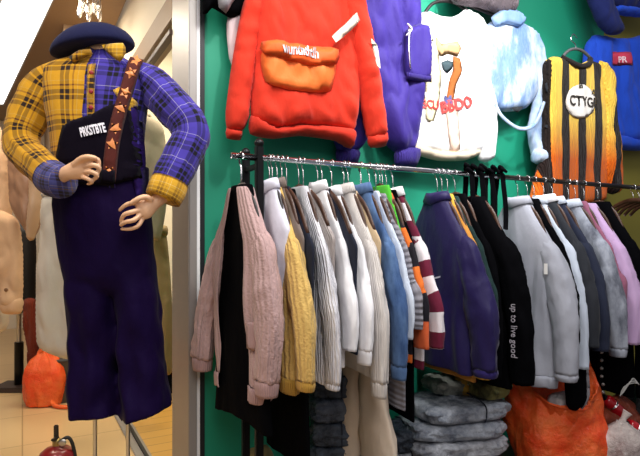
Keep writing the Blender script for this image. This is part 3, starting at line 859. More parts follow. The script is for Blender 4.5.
# --- light denim jacket
fr = wall_frame(517, 80, -.26)
wash = denim('bleached light denim', '6f96c8', 'd6e2f0', .40, .66)
wash_b = denim('light blue denim', '6a94c8', 'a4c2e6', .35, .7)
r = fthing('denim_jacket', 'bleached light denim jacket with torn hem, on the green wall', 'jacket', fr, WALL)
jb = puff('body', fr.poly([(488, 24), (500, 19), (515, 19), (530, 30), (536, 60), (537, 92), (526, 108), (505, 112), (491, 106), (485, 80), (485, 48)]), denim('patchy bleached denim', '4f7cb6', 'd9e6f4', .45, .66), r, front=.035, back=.04, r=.05, folds=.018, freq=(9, 3), seed=31)
puff('sleeve', fr.poly([(524, 24), (538, 36), (545, 62), (549, 105), (551, 150), (533, 157), (528, 130), (534, 95), (531, 60)]), wash, r, y=-.0, front=.035, back=.03, r=.04, folds=.02, freq=(12, 6), seed=32)
link('cuff', Puff(fr.poly([(531, 150), (551, 148), (552, 160), (544, 167), (530, 163)]), front=.05, back=.04, r=.05, folds=.02, seed=33).bm(-.025), wash, r)
drape('collar', fr.poly([(486, 20), (497, 12), (512, 12), (521, 22), (514, 29), (502, 26), (491, 29)]), wash_b, r, lambda x, z: -.032, .004, .02, .015, True, .02)
link('torn_hem', tube([fr.px(489, 106) + Vector((0, -.045, 0)), fr.px(495, 120) + Vector((0, -.06, 0)), fr.px(510, 131) + Vector((0, -.07, 0)), fr.px(526, 126) + Vector((0, -.065, 0)), fr.px(537, 104) + Vector((0, -.05, 0))], .010, 10, 6, flat=.005, flat_axis=(0, 1, 0), fold=.3), wash, r)
for pts in ([(536, 86), (546, 84), (545, 92), (538, 96)], [(535, 128), (543, 125), (541, 131)], [(506, 109), (518, 108), (512, 114)]):
    drape('tear', fr.poly(pts), plain('dark tear', '1c2026', .9), r, lambda x, z: -.060 if x > .05 else -.036, .002, .003, .015, True)
wall_hanger(fr, [(462, 3), (478, 9), (498, 17)], 'black hanger arm above the light denim jacket')

# --- striped sweater
fr = wall_frame(578, 118, -.20)
strp = stripes('black yellow vertical stripes', [('1c130d', .066), ('f2c850', .080)], 'u', .28, tint=(-.02, -.26, 'e8823a'), bump='knit')
r = fthing('striped_sweater', 'black and yellow vertically striped sweater with white round badge', 'sweater', fr, WALL)
sb = puff('body', fr.poly([(547, 60), (560, 57), (575, 66), (590, 60), (601, 68), (604, 100), (605, 150), (604, 200), (575, 206), (546, 204), (547, 150), (548, 100)]), strp, r, front=.035, back=.04, r=.05, folds=.014, freq=(8, 2), seed=41)
puff('sleeve', fr.poly([(552, 60), (546, 64), (546, 100), (545, 150), (539, 175), (533, 205), (547, 208), (553, 180), (556, 110)]), strp, r, y=.02, front=.05, back=.04, r=.06, folds=.02, seed=42)
puff('sleeve', fr.poly([(596, 62), (606, 72), (609, 105), (615, 150), (616, 190), (606, 194), (600, 170), (600, 110)]), strp, r, y=-.02, front=.055, back=.04, r=.06, folds=.02, seed=43)
link('collar', tube([fr.px(561, 57) + Vector((0, .0, 0)), fr.px(567, 64) + Vector((0, -.03, 0)), fr.px(576, 68) + Vector((0, -.035, 0)), fr.px(585, 65) + Vector((0, -.03, 0)), fr.px(590, 59) + Vector((0, .0, 0))], .016, 10, 5), cloth('black brown rib', '231a18', .9, 'rib'), r)
cc = [(575 + 14.5 * math.cos(a), 103 + 17 * math.sin(a)) for a in np.linspace(0, 2 * PI, 18, endpoint=False)]
bd = drape('badge', fr.poly(cc), cloth('white badge', 'f2ece4', .8), r, sb.front, .004, .004, .02, False)
blk = plain('black print', '2a2522', .7)
line_text('CTYGI/', (556, 101), (597, 106), .082, blk, sb.front, .012, .001)
line_text('m', (571, 88), (576, 88), .04, blk, sb.front, .012)
line_text('N', (585, 93), (589, 96), .04, blk, sb.front, .012)
wall_hanger(fr, [(560, 60), (568, 51), (576, 49), (584, 52), (592, 60)], 'grey hanger in the neck of the striped sweater', [(576, 49), (575, 44), (571, 40), (573, 34), (577, 38)], plain('grey hanger', '5a5a5c', .5))

# --- blue hoodie at the far end, navy top above it
fr = wall_frame(622, 92, -.275)
blue = cloth('royal blue fleece', '1f4fd0', .85, None, .2, .08)
blue_d = cloth('navy blue fleece', '16225e', .85, None, .2)
r = fthing('sweatshirt', 'royal blue sweatshirt with red chest label at the far wall end', 'sweatshirt', fr, WALL)
bb = puff('body', fr.poly([(592, 36), (612, 38), (630, 38), (650, 34), (662, 60), (663, 110), (660, 140), (636, 143), (612, 140), (602, 128), (590, 70)]), blue, r, front=.045, back=.04, r=.06, folds=.022, freq=(9, 2.5), seed=51)
link('hem_band', Puff(fr.poly([(606, 132), (636, 139), (661, 136), (660, 148), (636, 151), (612, 148)]), front=.06, back=.04, r=.04, folds=.008, seed=52).bm(), blue, r)
puff('sleeve', fr.poly([(600, 36), (588, 42), (584, 70), (586, 110), (592, 140), (603, 140), (604, 100)]), blue, r, y=.01, front=.05, back=.03, r=.06, folds=.02, seed=53)
puff('sleeve', fr.poly([(648, 34), (662, 46), (672, 100), (676, 140), (664, 142), (658, 100)]), blue, r, y=0, front=.06, back=.04, r=.06, folds=.02, seed=54)
lb = drape('chest_label', fr.poly([(603, 54), (624, 55), (624, 68), (604, 67)]), plain('red label', 'cf3c5a', .7), r, bb.front, .004, .003, .02)
line_text('PR', (606, 62), (621, 63), .055, plain('pale label print', 'f0cfd8', .7), lambda x, z: bb.front(x, z), .010)
fr = wall_frame(622, 10, -.20)
r = fthing('hooded_top', 'navy hooded top hanging above the royal blue sweatshirt', 'hoodie', fr, WALL)
puff('body', fr.poly([(590, -60), (650, -60), (662, -20), (660, 12), (640, 12), (616, 10), (600, 2), (586, -20)]), blue_d, r, front=.07, back=.04, r=.08, folds=.03, seed=55)
link('hem_band', Puff(fr.poly([(612, 6), (640, 9), (660, 8), (660, 18), (636, 17), (614, 14)]), front=.06, back=.04, r=.03, folds=.008, seed=56).bm(), blue, r)
puff('sleeve', fr.poly([(590, -50), (602, -10), (612, 20), (618, 34), (606, 36), (594, 22), (584, -10), (580, -40)]), blue_d, r, y=-.02, front=.05, back=.04, r=.06, folds=.03, seed=57)

# --- pieces that reach into the frame from above
fr = wall_frame(488, -10, -.24)
r = fthing('grey_skirt', 'greyish mauve skirt hem hanging above the light denim jacket', 'skirt', fr, WALL)
puff('panel', fr.poly([(448, -70), (512, -70), (516, -10), (513, 13), (500, 14), (480, 8), (452, 0)]), cloth('grey mauve tweed', '8d8088', .95, 'knit', .2, .35), r, front=.05, back=.04, r=.05, folds=.03, freq=(12, 2), seed=61)
link('waistband', Puff(fr.poly([(447, -80), (512, -80), (512, -66), (447, -66)]), front=.055, back=.045, r=.04, folds=.01, seed=62).bm(), cloth('grey mauve rib', '776c74', .95, 'rib'), r)
fr = wall_frame(218, -10, -.28)
r = fthing('black_jacket', 'black jacket with grey lining above the orange hoodie sleeve', 'jacket', fr, WALL)
puff('body', fr.poly([(202, -70), (245, -70), (247, -10), (243, 12), (230, 18), (212, 8), (203, 14)]), black_cloth, r, front=.05, back=.03, r=.06, folds=.03, seed=63)
link('lining', Puff(fr.poly([(213, -40), (238, -40), (236, -4), (228, 8), (222, 18), (215, 12), (214, 0)]), front=.03, back=.02, r=.03, folds=.02, seed=64).bm(-.05), cloth('grey lining', '8d8a90', .7), r)
fr = wall_frame(233, 40, -.30)
r = fthing('pink_top', 'pale pink top just showing behind the orange hoodie sleeve', 'shirt', fr, WALL)
puff('body', fr.poly([(228, 16), (262, 14), (264, 70), (238, 72), (229, 58)]), cloth('pale pink jersey', 'd8c3c6', .85), r, front=.02, back=.02, r=.04, folds=.01, seed=65)
link('neckline', tube([fr.px(236, 16), fr.px(246, 20), fr.px(256, 15)], .008, 8, 4), cloth('pale pink rib', 'cbb3b7', .85, 'rib'), r)

# ================================================================== the headless mannequin in the aisle
MY = 2.0
mo = at(100, 240, MY); mo.z = 0
mf = Frame(mo, 0.0)
def mp(px, py, dy=0.0):
    """mannequin local point: pixel position taken at the body's mid plane, dy towards (-) or away from (+) the aisle"""
    q = at(px, py, MY + dy) - mo; return Vector((q.x, dy, q.z))
U = MY / F                                      # metres per pixel on the body's mid plane
mn = fthing('mannequin', 'headless mannequin in beret, half yellow half violet plaid shirt and dark dungarees', 'mannequin', mf)
yel = plaid('yellow black plaid flannel', 'c99218', '241512', 'c9a860', '6a3a1a', .108, .1)
vio_p = plaid('violet black plaid flannel', '43369c', '0d0a14', 'bdb6cc', '1f184c', .105, .3)
yel_b = plaid('bright yellow plaid cuff', 'd9a52c', '8a6420', 'e8d9a0', 'b98a28', .06, .2)
blu_p = plaid('blue brown plaid cuff', '4a4a86', '2a2026', 'b5a58a', '7a5a2a', .05, .2)
dung = cloth('dark aubergine twill', '160930', .6, None, .05, .10)
dung_b = cloth('black aubergine bib twill', '0f0a16', .8, None, .05, .10)
beret_m = cloth('navy wool felt', '10143c', .95, None, .2)

def ering(cx, py, hw, hd, e=.85, n=40, dy=0.0, tilt=0.0, seed=0, amp=0.0):
    out = []
    for i in range(n):
        a = 2 * PI * i / n; c, s = math.cos(a), math.sin(a)
        x = hw * math.copysign(abs(c) ** e, c); y = hd * math.copysign(abs(s) ** e, s)
        q = mp(cx + x, py + tilt * x, 0)
        q.y = y * U + dy + amp * noise.noise(Vector((x * .07 + seed, py * .03, s * 1.5 + seed)))
        q.x += amp * .5 * noise.noise(Vector((s * 2 + seed, py * .04, c)))
        out.append(q)
    return out

# form under the clothes, rods and base
form = [ering(104, 44, 14, 15), ering(103, 58, 15, 16), ering(100, 66, 36, 20), ering(98, 80, 44, 26), ering(97, 130, 36, 27), ering(100, 170, 34, 25), ering(104, 210, 40, 28), ering(106, 250, 38, 28)]
link('torso', done(loft(form, cap0=True, cap1=True)), skin, mn)
for px in (95, 128):
    t_, b_ = mp(px, 380, .02), mp(px, 380, .02); b_.z = .02
    link('rod', tube([t_, b_], .0075, 14, 2), steel, mn)
bs = mp(111, 400, .02)
link('base', lathe([(.17, 0), (.17, .012), (.16, .018), (.02, .020)], 36, (bs.x, bs.y, 0)), steel, mn)

# shirt body: yellow on one half, violet on the other
R_ = [(103, 50, 16, 14), (102, 56, 19, 16), (100, 61, 30, 18), (98, 66, 45, 20), (97, 73, 54, 24), (97, 84, 54, 28), (97, 100, 50, 31), (97, 120, 46, 33), (98, 140, 44, 33), (99, 165, 43, 32), (100, 190, 44, 31)]
rings = [ering(a, b, c, d, .85, 48, 0, .03, 2, .012 if b > 66 else .003) for a, b, c, d in R_]
split = mp(97, 100).x
shirt = link('shirt', done(loft(rings, mat=lambda c: 0 if c.x < split - .003 else 1)), [yel, vio_p], mn, solid=.003)
# collar flaps
for pts, m_ in (([(103, 46), (124, 44), (127, 53), (121, 63), (109, 54)], yel_b), ([(92, 50), (80, 51), (70, 58), (74, 63), (94, 55)], yel)):
    c_ = Puff([(mp(a, b, -.085).x, mp(a, b, -.085).z) for a, b in pts], front=.006, back=.006, r=.01, folds=0, base=lambda x, z: -.075, res=.012)
    link('collar', c_.bm(-.02), m_, shirt)
def onfront(pts, surf, n=4):
    out = []
    for a, b in pts:
        y = -.10
        for _ in range(n):
            q = mp(a, b, y); y = .5 * y + .5 * surf(q.x, q.z)
        out.append((q.x, q.z))
    return out
def shirt_front(x, z):
    """front of the shirt body at local x,z"""
    py = HY - (z - EYE) / U
    hw = np.interp(py, [r[1] for r in R_], [r[2] for r in R_]); hd = np.interp(py, [r[1] for r in R_], [r[3] for r in R_]); cx = np.interp(py, [r[1] for r in R_], [r[0] for r in R_])
    px = CX + (x + mo.x) / U
    t = min(1.0, abs((px - cx) / hw)) ** (1 / .85)
    return -hd * U * max(0.0, 1 - t * t) ** .425 - .012
for py in (73, 92, 108):
    q = Vector((*onfront([(92, py)], shirt_front)[0], 0)); q = Vector((q.x, shirt_front(q.x, q.y) - .003, q.y))
    b_ = link('button', lathe([(.0075, 0), (.0075, .003), (.005, .004)], 12), plain('red button', '8c2026', .4), shirt)
    b_.matrix_local = Matrix.Translation(q) @ Matrix.Rotation(PI / 2, 4, 'X')
drape('placket', onfront([(88, 64), (96, 63), (96, 125), (88, 125)], shirt_front), yel, shirt, shirt_front, .0, .004, .012)
dp = drape('chest_patch', onfront([(113, 90), (119, 87), (138, 103), (134, 116), (126, 110)], shirt_front), yel_b, shirt, shirt_front, .0, .005, .012, True)

def sleeve(path, radii, mat, cuffm, cuff_path, cuff_r, seed):
    s_ = link('sleeve', tube(path, radii, 32, 9, fold=.16, seed=seed, cap=True), mat, mn)
    link('cuff', tube(cuff_path, cuff_r, 26, 3, fold=.04, seed=seed), cuffm, s_)
sleeve([mp(66, 70, 0), mp(48, 82, -.002), mp(39, 97, -.005), mp(25, 124, -.03), mp(21, 140, -.05), mp(27, 154, -.08), mp(53, 178, -.18)], [.040, .064, .069, .063, .060, .060, .056], yel, blu_p,
       [mp(50, 176, -.172), mp(56, 180, -.188), mp(64, 182, -.205)], [.060, .061, .056], 3)
sleeve([mp(131, 72, 0), mp(149, 83, -.002), mp(161, 94, -.005), mp(184, 119, -.03), mp(191, 132, -.045), mp(188, 146, -.06), mp(169, 184, -.12)], [.040, .066, .073, .068, .067, .066, .062], vio_p, yel_b,
       [mp(170, 182, -.118), mp(167, 190, -.127), mp(163, 199, -.136)], [.065, .067, .062], 5)

# ---- hands
def hand(wrist, palm, fingers, thumb, name='hand'):
    bm = bmesh.new()
    tube(wrist + palm, [.024] * len(wrist) + [.030, .034, .028][:len(palm)], 16, 5, flat=[.021] * len(wrist) + [.020, .019, .014][:len(palm)], flat_axis=(0, 1, .2), bm=bm)
    for f, r0 in fingers:
        tube(f, [r0, r0, r0 * .92, r0 * .72][:len(f)] if len(f) <= 4 else r0, 10, 4, bm=bm)
        q = Vector(f[-1]); bmesh.ops.create_icosphere(bm, subdivisions=2, radius=r0 * .74, matrix=Matrix.Translation(q))
    f, r0 = thumb
    tube(f, [r0 * 1.25, r0 * 1.1, r0, r0 * .8][:len(f)], 10, 4, bm=bm)
    bmesh.ops.create_icosphere(bm, subdivisions=2, radius=r0 * .82, matrix=Matrix.Translation(Vector(f[-1])))
    o = link(name, done(bm), skin, mn)
    md = o.modifiers.new('remesh', 'REMESH'); md.mode = 'VOXEL'; md.voxel_size = .0026; md.use_smooth_shade = True
    sm = o.modifiers.new('smooth', 'SMOOTH'); sm.iterations = 4; sm.factor = .5
    return o
d0 = -.215
hand([mp(58, 178, -.195), mp(67, 173, d0)], [mp(74, 171, d0 - .005), mp(81, 169, d0 - .01), mp(87, 168, d0 - .012)],
     [([mp(82, 163, d0 - .018), mp(91, 159, d0 - .035), mp(98, 160, d0 - .03), mp(99, 167, d0 - .022)], .0088),
      ([mp(84, 167, d0 - .018), mp(93, 165, d0 - .042), mp(99, 168, d0 - .036), mp(97, 174, d0 - .024)], .0090),
      ([mp(84, 172, d0 - .015), mp(92, 172, d0 - .040), mp(97, 176, d0 - .032), mp(93, 180, d0 - .020)], .0084),
      ([mp(82, 177, d0 - .010), mp(88, 179, d0 - .030), mp(92, 182, d0 - .024), mp(88, 184, d0 - .014)], .0072)],
     ([mp(74, 165, d0 - .02), mp(81, 159, d0 - .035), mp(88, 157, d0 - .045), mp(95, 158, d0 - .048)], .0095))
d1 = -.15
hand([mp(163, 196, -.135), mp(155, 202, d1)], [mp(149, 206, d1 - .01), mp(144, 210, d1 - .016), mp(140, 213, d1 - .02)],
     [([mp(143, 204, d1 - .022), mp(134, 203, d1 - .035), mp(126, 205, d1 - .035), mp(120, 210, d1 - .026)], .0088),
      ([mp(141, 209, d1 - .024), mp(132, 212, d1 - .046), mp(124, 215, d1 - .045), mp(121, 221, d1 - .030)], .0090),
      ([mp(141, 214, d1 - .022), mp(134, 220, d1 - .044), mp(126, 222, d1 - .042), mp(121, 225, d1 - .028)], .0085),
      ([mp(143, 218, d1 - .015), mp(138, 226, d1 - .032), mp(130, 229, d1 - .032), mp(122, 229, d1 - .022)], .0074)],
     ([mp(152, 200, d1 - .02), mp(145, 197, d1 - .038), mp(138, 199, d1 - .048), mp(131, 203, d1 - .05)], .0092))

# ---- dungarees
hips = [(101, 166, 46, 33), (101, 185, 45, 33), (102, 205, 46, 33), (105, 230, 46, 33), (107, 255, 46, 33), (110, 275, 45, 31), (112, 287, 44, 26), (113, 293, 40, 20)]
dbm = loft([ering(a, b, c, d, .85, 44, 0, 0, 5, .010) for a, b, c, d in hips], cap0=True, cap1=True)
def leg(spec, seed):
    S = np.array(spec, float); ys = np.linspace(S[0, 1], S[-1, 1], 26)
    rr = []
    for y in ys:
        v = [np.interp(y, S[:, 1], S[:, k]) for k in range(6)]
        rr.append(ering(v[0], y, v[2], v[3], .9, 48, v[4], v[5], seed, .030))
    loft(rr, dbm, True, True, True)
leg([(88, 248, 21, 24, 0, 0), (91, 270, 23.5, 27, 0, 0), (93, 290, 24.5, 28, 0, 0), (94, 315, 24, 28, 0, 0), (95, 345, 23.5, 28, 0, 0), (95.5, 380, 23.5, 29, 0, 0), (95, 400, 23.8, 31, 0, 0), (95, 411, 24, 32, 0, 0)], 11)
leg([(130, 248, 20, 24, 0, 0), (133, 270, 21, 27, 0, -.02), (137, 290, 20, 28, 0, -.02), (139, 315, 20.5, 28, 0, -.02), (141, 345, 21, 28, 0, -.05), (144, 380, 22.5, 30, 0, -.12), (146, 400, 23.5, 32, 0, -.2), (147, 411, 23.5, 33, 0, -.22)], 13)
dg_ = link('dungarees', done(dbm), dung, mn)
md = dg_.modifiers.new('remesh', 'REMESH'); md.mode = 'VOXEL'; md.voxel_size = .008; md.use_smooth_shade = True
sm = dg_.modifiers.new('smooth', 'SMOOTH'); sm.iterations = 6; sm.factor = .5
def dung_front(x, z):
    py = HY - (z - EYE) / U
    if py > 168: return -.5 * .0 - 33 * U * max(0.0, 1 - min(1, abs((CX + (x + mo.x) / U - 101) / 47)) ** 2.3) ** .45 - .006
    return shirt_front(x, z) - .006
bibp = onfront([(63, 128), (70, 122), (92, 115), (110, 105), (120, 104), (131, 112), (138, 140), (143, 178), (110, 186), (60, 184), (56, 160), (60, 140)], dung_front)
bib = Puff(bibp, front=.006, back=.004, r=.01, folds=.006, base=dung_front, seed=3, res=.012, rnd=False)
link('bib', bib.bm(-.004), dung_b, dg_)
(xa, za), (xb, zb) = onfront([(83, 134), (107, 129)], dung_front); a, b = Vector((xa, 0, za)), Vector((xb, 0, zb)); m_ = (a + b) / 2; _pl = place_on(bib.front, m_, math.atan2(b.z - a.z, b.x - a.x), .008)
link('lettering', text_bm('PRKSTBTE', .044, lambda x, y, d: _pl(x * .43, y, d), .001, .0, .0015), plain('white bib print', 'e6e4ee', .6), dg_)
link('side_panel', Puff(onfront([(127, 112), (136, 106), (144, 150), (147, 200), (140, 215), (133, 180), (129, 140)], dung_front), front=.008, back=.004, r=.02, folds=.006, base=lambda x, z: dung_front(x, z) + .004, res=.012, seed=9).bm(), cloth('aubergine twill with painted sheen', '2b1a58', .6, None, .05, .10), dg_)  # lighter violet paints the sheen on the lit side of the dungarees
# shoulder strap with star studs
sp_ = interp([Vector((137, 58, 0)), Vector((130, 84, 0)), Vector((121, 114, 0)), Vector((114, 145, 0)), Vector((110, 182, 0))], 6)
Lp, Rp = [], []
for i, p in enumerate(sp_):
    t = (sp_[min(i + 1, len(sp_) - 1)] - sp_[max(i - 1, 0)]).normalized(); nrm = Vector((-t.y, t.x, 0)) * 7
    Lp.append((p.x + nrm.x, p.y + nrm.y)); Rp.append((p.x - nrm.x, p.y - nrm.y))
strap_s = lambda x, z: dung_front(x, z) - .012
band_m = cloth('dark red strap webbing', '5a2018', .8, None, .1, .3)
st = Puff(onfront(Lp + Rp[::-1], dung_front), front=.003, back=.003, r=.004, folds=0, base=strap_s, res=.010, rnd=False)
sto = link('strap', st.bm(), band_m, dg_)
star_m = plain('orange star studs', 'e08a4a', .45, 0, .2)
for i in range(7):
    p = sp_[int(1 + i * (len(sp_) - 4) / 6)]; pts = []
    for k in range(10):
        a = k * PI / 5 + i * .7; rr = 6.2 if k % 2 == 0 else 3.2
        pts.append((p.x + rr * math.cos(a), p.y + rr * math.sin(a)))
    s_ = Puff(onfront(pts, dung_front), front=.003, back=0, r=.003, folds=0, base=lambda x, z: strap_s(x, z) - .004, res=.008, rnd=False)
    link('star', s_.bm(), star_m, sto)
link('strap_tab', Puff(onfront([(102, 170), (117, 171), (117, 184), (103, 183)], dung_front), front=.005, back=.003, r=.005, folds=0, base=lambda x, z: strap_s(x, z) - .004, res=.012, rnd=False).bm(), dung_b, sto)

# ---- beret
def tring(cx, cy, hw, hd, tilt=-.17, dy=-.01, n=40, seed=0):
    out = []
    for i in range(n):
        a = 2 * PI * i / n; x = hw * math.cos(a)
        k = 1 + .04 * noise.noise(Vector((math.cos(a) * 1.3, math.sin(a) * 1.3, cy * .05)))
        q = mp(cx + x * k, cy + tilt * x * 1.0 + (abs(x) / 40) ** 2 * 1.5, 0); q.y = hd * k * U * math.sin(a) + dy; out.append(q)
    return out
br_ = [tring(102, 50, 24, 20), tring(99, 51.5, 32, 25), tring(95, 51, 39.5, 30), tring(94, 47.5, 41, 31), tring(93.5, 41, 38, 29), tring(93, 34.5, 31, 24), tring(92, 29.5, 20, 16), tring(91.5, 27.5, 8, 7)]
be = link('beret', done(loft(br_, cap0=True, cap1=True)), beret_m, mn, sub=1)
link('stalk', tube([mp(91, 27.5, -.01), mp(91, 24.5, -.01), mp(91.5, 23, -.01)], [.006, .005, .003], 10, 3), beret_m, be)

# ================================================================== things behind the mannequin
def dthing(name, label, cat, px, py, Y, group=None):
    f = Frame(at(px, py, Y), 0.0); return fthing(name, label, cat, f, group), f
ALC = 'clothes hung behind the mannequin'
r, f = dthing('grey_skirt', 'long pale grey skirt hanging behind the mannequin, above the grey bin', 'skirt', 57, 200, 3.2, ALC)
pg = cloth('pale grey linen', 'c9c0b4', .85, None, .2, .06)
puff('panel', f.poly([(44, 196), (72, 194), (80, 280), (82, 352), (66, 359), (46, 352), (37, 342), (36, 300), (40, 240)]), pg, r, front=.07, back=.05, r=.09, folds=.03, freq=(8, 2), seed=71)
link('waistband', Puff(f.poly([(44, 190), (72, 188), (72, 199), (44, 200)]), front=.06, back=.05, r=.04, folds=.004, seed=72).bm(), cloth('pale grey band', 'bdb4a8', .85, 'rib'), r)
link('clip_hanger', tube([f.px(46, 188), f.px(58, 180), f.px(58, 168)], .005, 8, 3), chrome, r)

camel = cloth('peach camel wool', 'd8b08a', .9, None, .3)
r, f = dthing('coat', 'peach camel coat with buttoned cuff behind the yellow plaid sleeve', 'coat', 12, 220, 3.5, ALC)
puff('body', f.poly([(-30, 120), (-4, 118), (10, 160), (12, 210), (8, 300), (-30, 305)]), camel, r, front=.08, back=.06, r=.1, folds=.03, seed=73)
cs = puff('sleeve', f.poly([(-6, 208), (10, 212), (24, 222), (28, 260), (26, 304), (8, 304), (6, 270), (2, 240)]), camel, r, y=-.06, front=.06, back=.05, r=.06, folds=.03, seed=74)
link('cuff', Puff(f.poly([(7, 296), (27, 296), (26, 312), (8, 312)]), front=.055, back=.05, r=.05, folds=.005, seed=75).bm(-.06), camel, r)
link('button', lathe([(.012, 0), (.012, .005), (.008, .007)], 12), plain('brown button', '7a5536', .4), r).matrix_local = Matrix.Translation(f.px(18, 288) + Vector((0, -.13, 0))) @ Matrix.Rotation(PI / 2, 4, 'X')
leath = plain('tan leather', 'a87f62', .4, 0, .25, .15, 6)
r, f = dthing('leather_jacket', 'tan leather jacket under the yellow plaid cuff', 'jacket', 26, 190, 3.4, ALC)
puff('body', f.poly([(10, 130), (30, 130), (46, 170), (44, 215), (34, 238), (22, 226), (10, 200)]), leath, r, front=.08, back=.05, r=.1, folds=.03, seed=76)
link('sleeve', Puff(f.poly([(34, 140), (48, 160), (47, 205), (38, 240), (31, 236), (34, 190)]), front=.06, back=.04, r=.05, folds=.02, seed=77).bm(-.05), plain('pale tan leather', 'c2a080', .4, 0, .2, .12, 6), r)
r, f = dthing('coat', 'ivory coat below the peach camel coat, half outside the frame', 'coat', 2, 280, 3.7, ALC)
puff('body', f.poly([(-30, 225), (0, 228), (8, 246), (10, 300), (6, 330), (-30, 332)]), cloth('ivory wool', 'd9cdbd', .9, None, .3), r, front=.06, back=.05, r=.06, folds=.03, seed=78)
puff('lapel', f.poly([(-12, 228), (2, 230), (5, 262), (-8, 266)]), cloth('ivory wool lapel', 'cfc2b0', .9, None, .3), r, y=-.06, front=.02, back=.01, r=.03, folds=.01, seed=79)

# black bust on a stand
r, f = dthing('display_stand', 'black display bust stand with pole beside the orange floor bag', 'display stand', 20, 384, 4.35)
z0 = f.o.z; gz = -z0
puff('bust', f.poly([(9, 228), (34, 228), (35, 290), (34, 309), (8, 310)]), plain('black bust', '0e0c0d', .6), r, front=.09, back=.08, r=.10, folds=0, seed=80)
link('pole', tube([f.px(19, 306), Vector((f.px(19, 306).x, 0, gz + .02))], .018, 14, 2), steel, r)
link('sheath', tube([Vector((f.px(19, 306).x, 0, f.px(19, 342).z)), Vector((f.px(19, 306).x, 0, gz + .03))], .034, 14, 2), black_metal, r)
link('foot', boxbm(.26, .24, .04, (f.px(15, 384).x, 0, gz + .02), .006), plain('dark stand foot', '3a2c26', .5), r, False)
# grey bin
bp = at(64, 398, 4.05); bp.z = 0
r = thing('waste_bin', 'dark grey floor bin beneath the pale grey skirt', 'bin', bp, 0)
link('body', lathe([(.085, 0), (.095, .01), (.105, .30), (.110, .31), (.104, .32), (.098, .30)], 28), plain('dark grey bin', '4c4a46', .5, 0, .1), r)
link('rim', lathe([(.104, .300), (.113, .303), (.113, .322), (.104, .325)], 28), plain('dark bin rim', '3b3936', .4), r)
# orange plastic bag and the cloth above it
org_film = plastic_film('orange plastic film', 'ff4a18', 'ff7838', .2, 6)
def sack(name, label, loc, rx, ry, h, m, seed, tie=True, group=None, bulge=.25, slope=0.0):
    r = thing(name, label, 'bag', loc, 0, group)
    bm = bmesh.new(); rings = []
    prof = [(.70, 0), (.92, .02), (1.0, .22), (1.0, .45), (.90, .68), (.62, .84), (.30, .93), (.20, .97)] if tie else [(.72, 0), (.94, .03), (1.0, .25), (1.0, .5), (.97, .75), (.93, .92), (.90, 1.0)]
    for k in range(0, 34):
        t = k / 33; rr = np.interp(t, np.linspace(0, 1, len(prof)), [p[0] for p in prof]); z = np.interp(t, np.linspace(0, 1, len(prof)), [p[1] for p in prof]) * h
        ring = []
        for i in range(56):
            a = 2 * PI * i / 56; c, s = math.cos(a), math.sin(a)
            k_ = 1 + bulge * noise.noise(Vector((c * 1.4 + seed, s * 1.4, t * 2.2))) + bulge * .40 * bil(Vector((c * 2.4 + seed, s * 2.4, t * 3 + c))) + bulge * .25 * bil(Vector((c * 6, s * 6 + seed, t * 5)))
            ring.append(Vector((rx * rr * k_ * c, ry * rr * k_ * s, z * (1 + slope * t * s) + (h * .05 * noise.noise(Vector((c * 2, s * 2, seed))) * t if t > .02 else 0))))
        rings.append(ring)
    link('film', done(loft(rings, cap0=True, cap1=tie)), m, r)
    return r, rings
l_ = at(44, 402, 3.95); l_.z = 0
r, _ = sack('plastic_bag', 'small knotted orange plastic bag on the floor by the grey bin', (l_.x, l_.y, 0), .15, .12, .40, org_film, 3.1)
link('knot', tube([(-.02, 0, .37), (0, -.01, .41), (.03, .0, .45)], [.03, .016, .04], 14, 4, fold=.4), org_film, r)
link('handle', tube([(.07, -.05, .05), (.13, -.10, .02), (.2, -.12, .014), (.27, -.10, .012)], [.02, .016, .014, .012], 10, 4, fold=.4), org_film, r)
r, f = dthing('scarf', 'rust red scarf hanging above the small orange plastic bag', 'scarf', 33, 330, 4.2)
puff('cloth', f.poly([(24, 300), (36, 300), (40, 330), (38, 356), (30, 360), (24, 330)]), cloth('rust red knit', '8c3a26', .9, 'knit'), r, front=.04, back=.03, r=.04, folds=.02, seed=83)
link('fringe', Puff(f.poly([(27, 352), (39, 352), (38, 366), (29, 367)]), front=.03, back=.02, r=.03, folds=.02, freq=(60, 2), seed=84).bm(), cloth('rust red fringe', '7a3020', .9, 'rib'), r)
# clothes of the neighbouring stall seen through the side opening
for i, (pp, h, lab, px, py, Y) in enumerate([
        ([(138, 120), (150, 116), (164, 130), (168, 190), (160, 240), (144, 230), (140, 170)], 'a99b82', 'olive beige jacket seen between the violet sleeve and dungarees', 152, 180, 3.3),
        ([(150, 230), (166, 232), (172, 300), (172, 372), (158, 368), (150, 300)], '9a8258', 'khaki long skirt hanging beside the door frame, behind the dungarees', 161, 300, 3.5)]):
    r, f = dthing('jacket' if i == 0 else 'long_skirt', lab, 'jacket' if i == 0 else 'skirt', px, py, Y)
    m_ = cloth('stall cloth ' + h, h, .8, None, .2)
    puff('body' if i == 0 else 'panel', f.poly(pp), m_, r, front=.07, back=.05, r=.08, folds=.04, freq=(9, 2), seed=90 + i)
    if i == 0: link('collar', tube([f.px(139, 121), f.px(145, 118), f.px(151, 117)], .02, 10, 4), m_, r)
    else: link('waistband', Puff(f.poly([(149, 225), (167, 226), (167, 236), (149, 235)]), front=.06, back=.05, r=.04, folds=.004).bm(), m_, r)
r, f = dthing('sling_bag', 'small black bag on the floor beside the khaki long skirt', 'bag', 164, 395, 4.18)
gz = -f.o.z
link('body', Puff(f.poly([(156, 368), (172, 366), (174, 392), (155, 395)]), front=.06, back=.05, r=.05, folds=.01).bm(), black_cloth, r)
link('strap', tube([f.px(158, 370), f.px(162, 356), f.px(168, 358), f.px(171, 368)], .006, 8, 4), black_cloth, r)
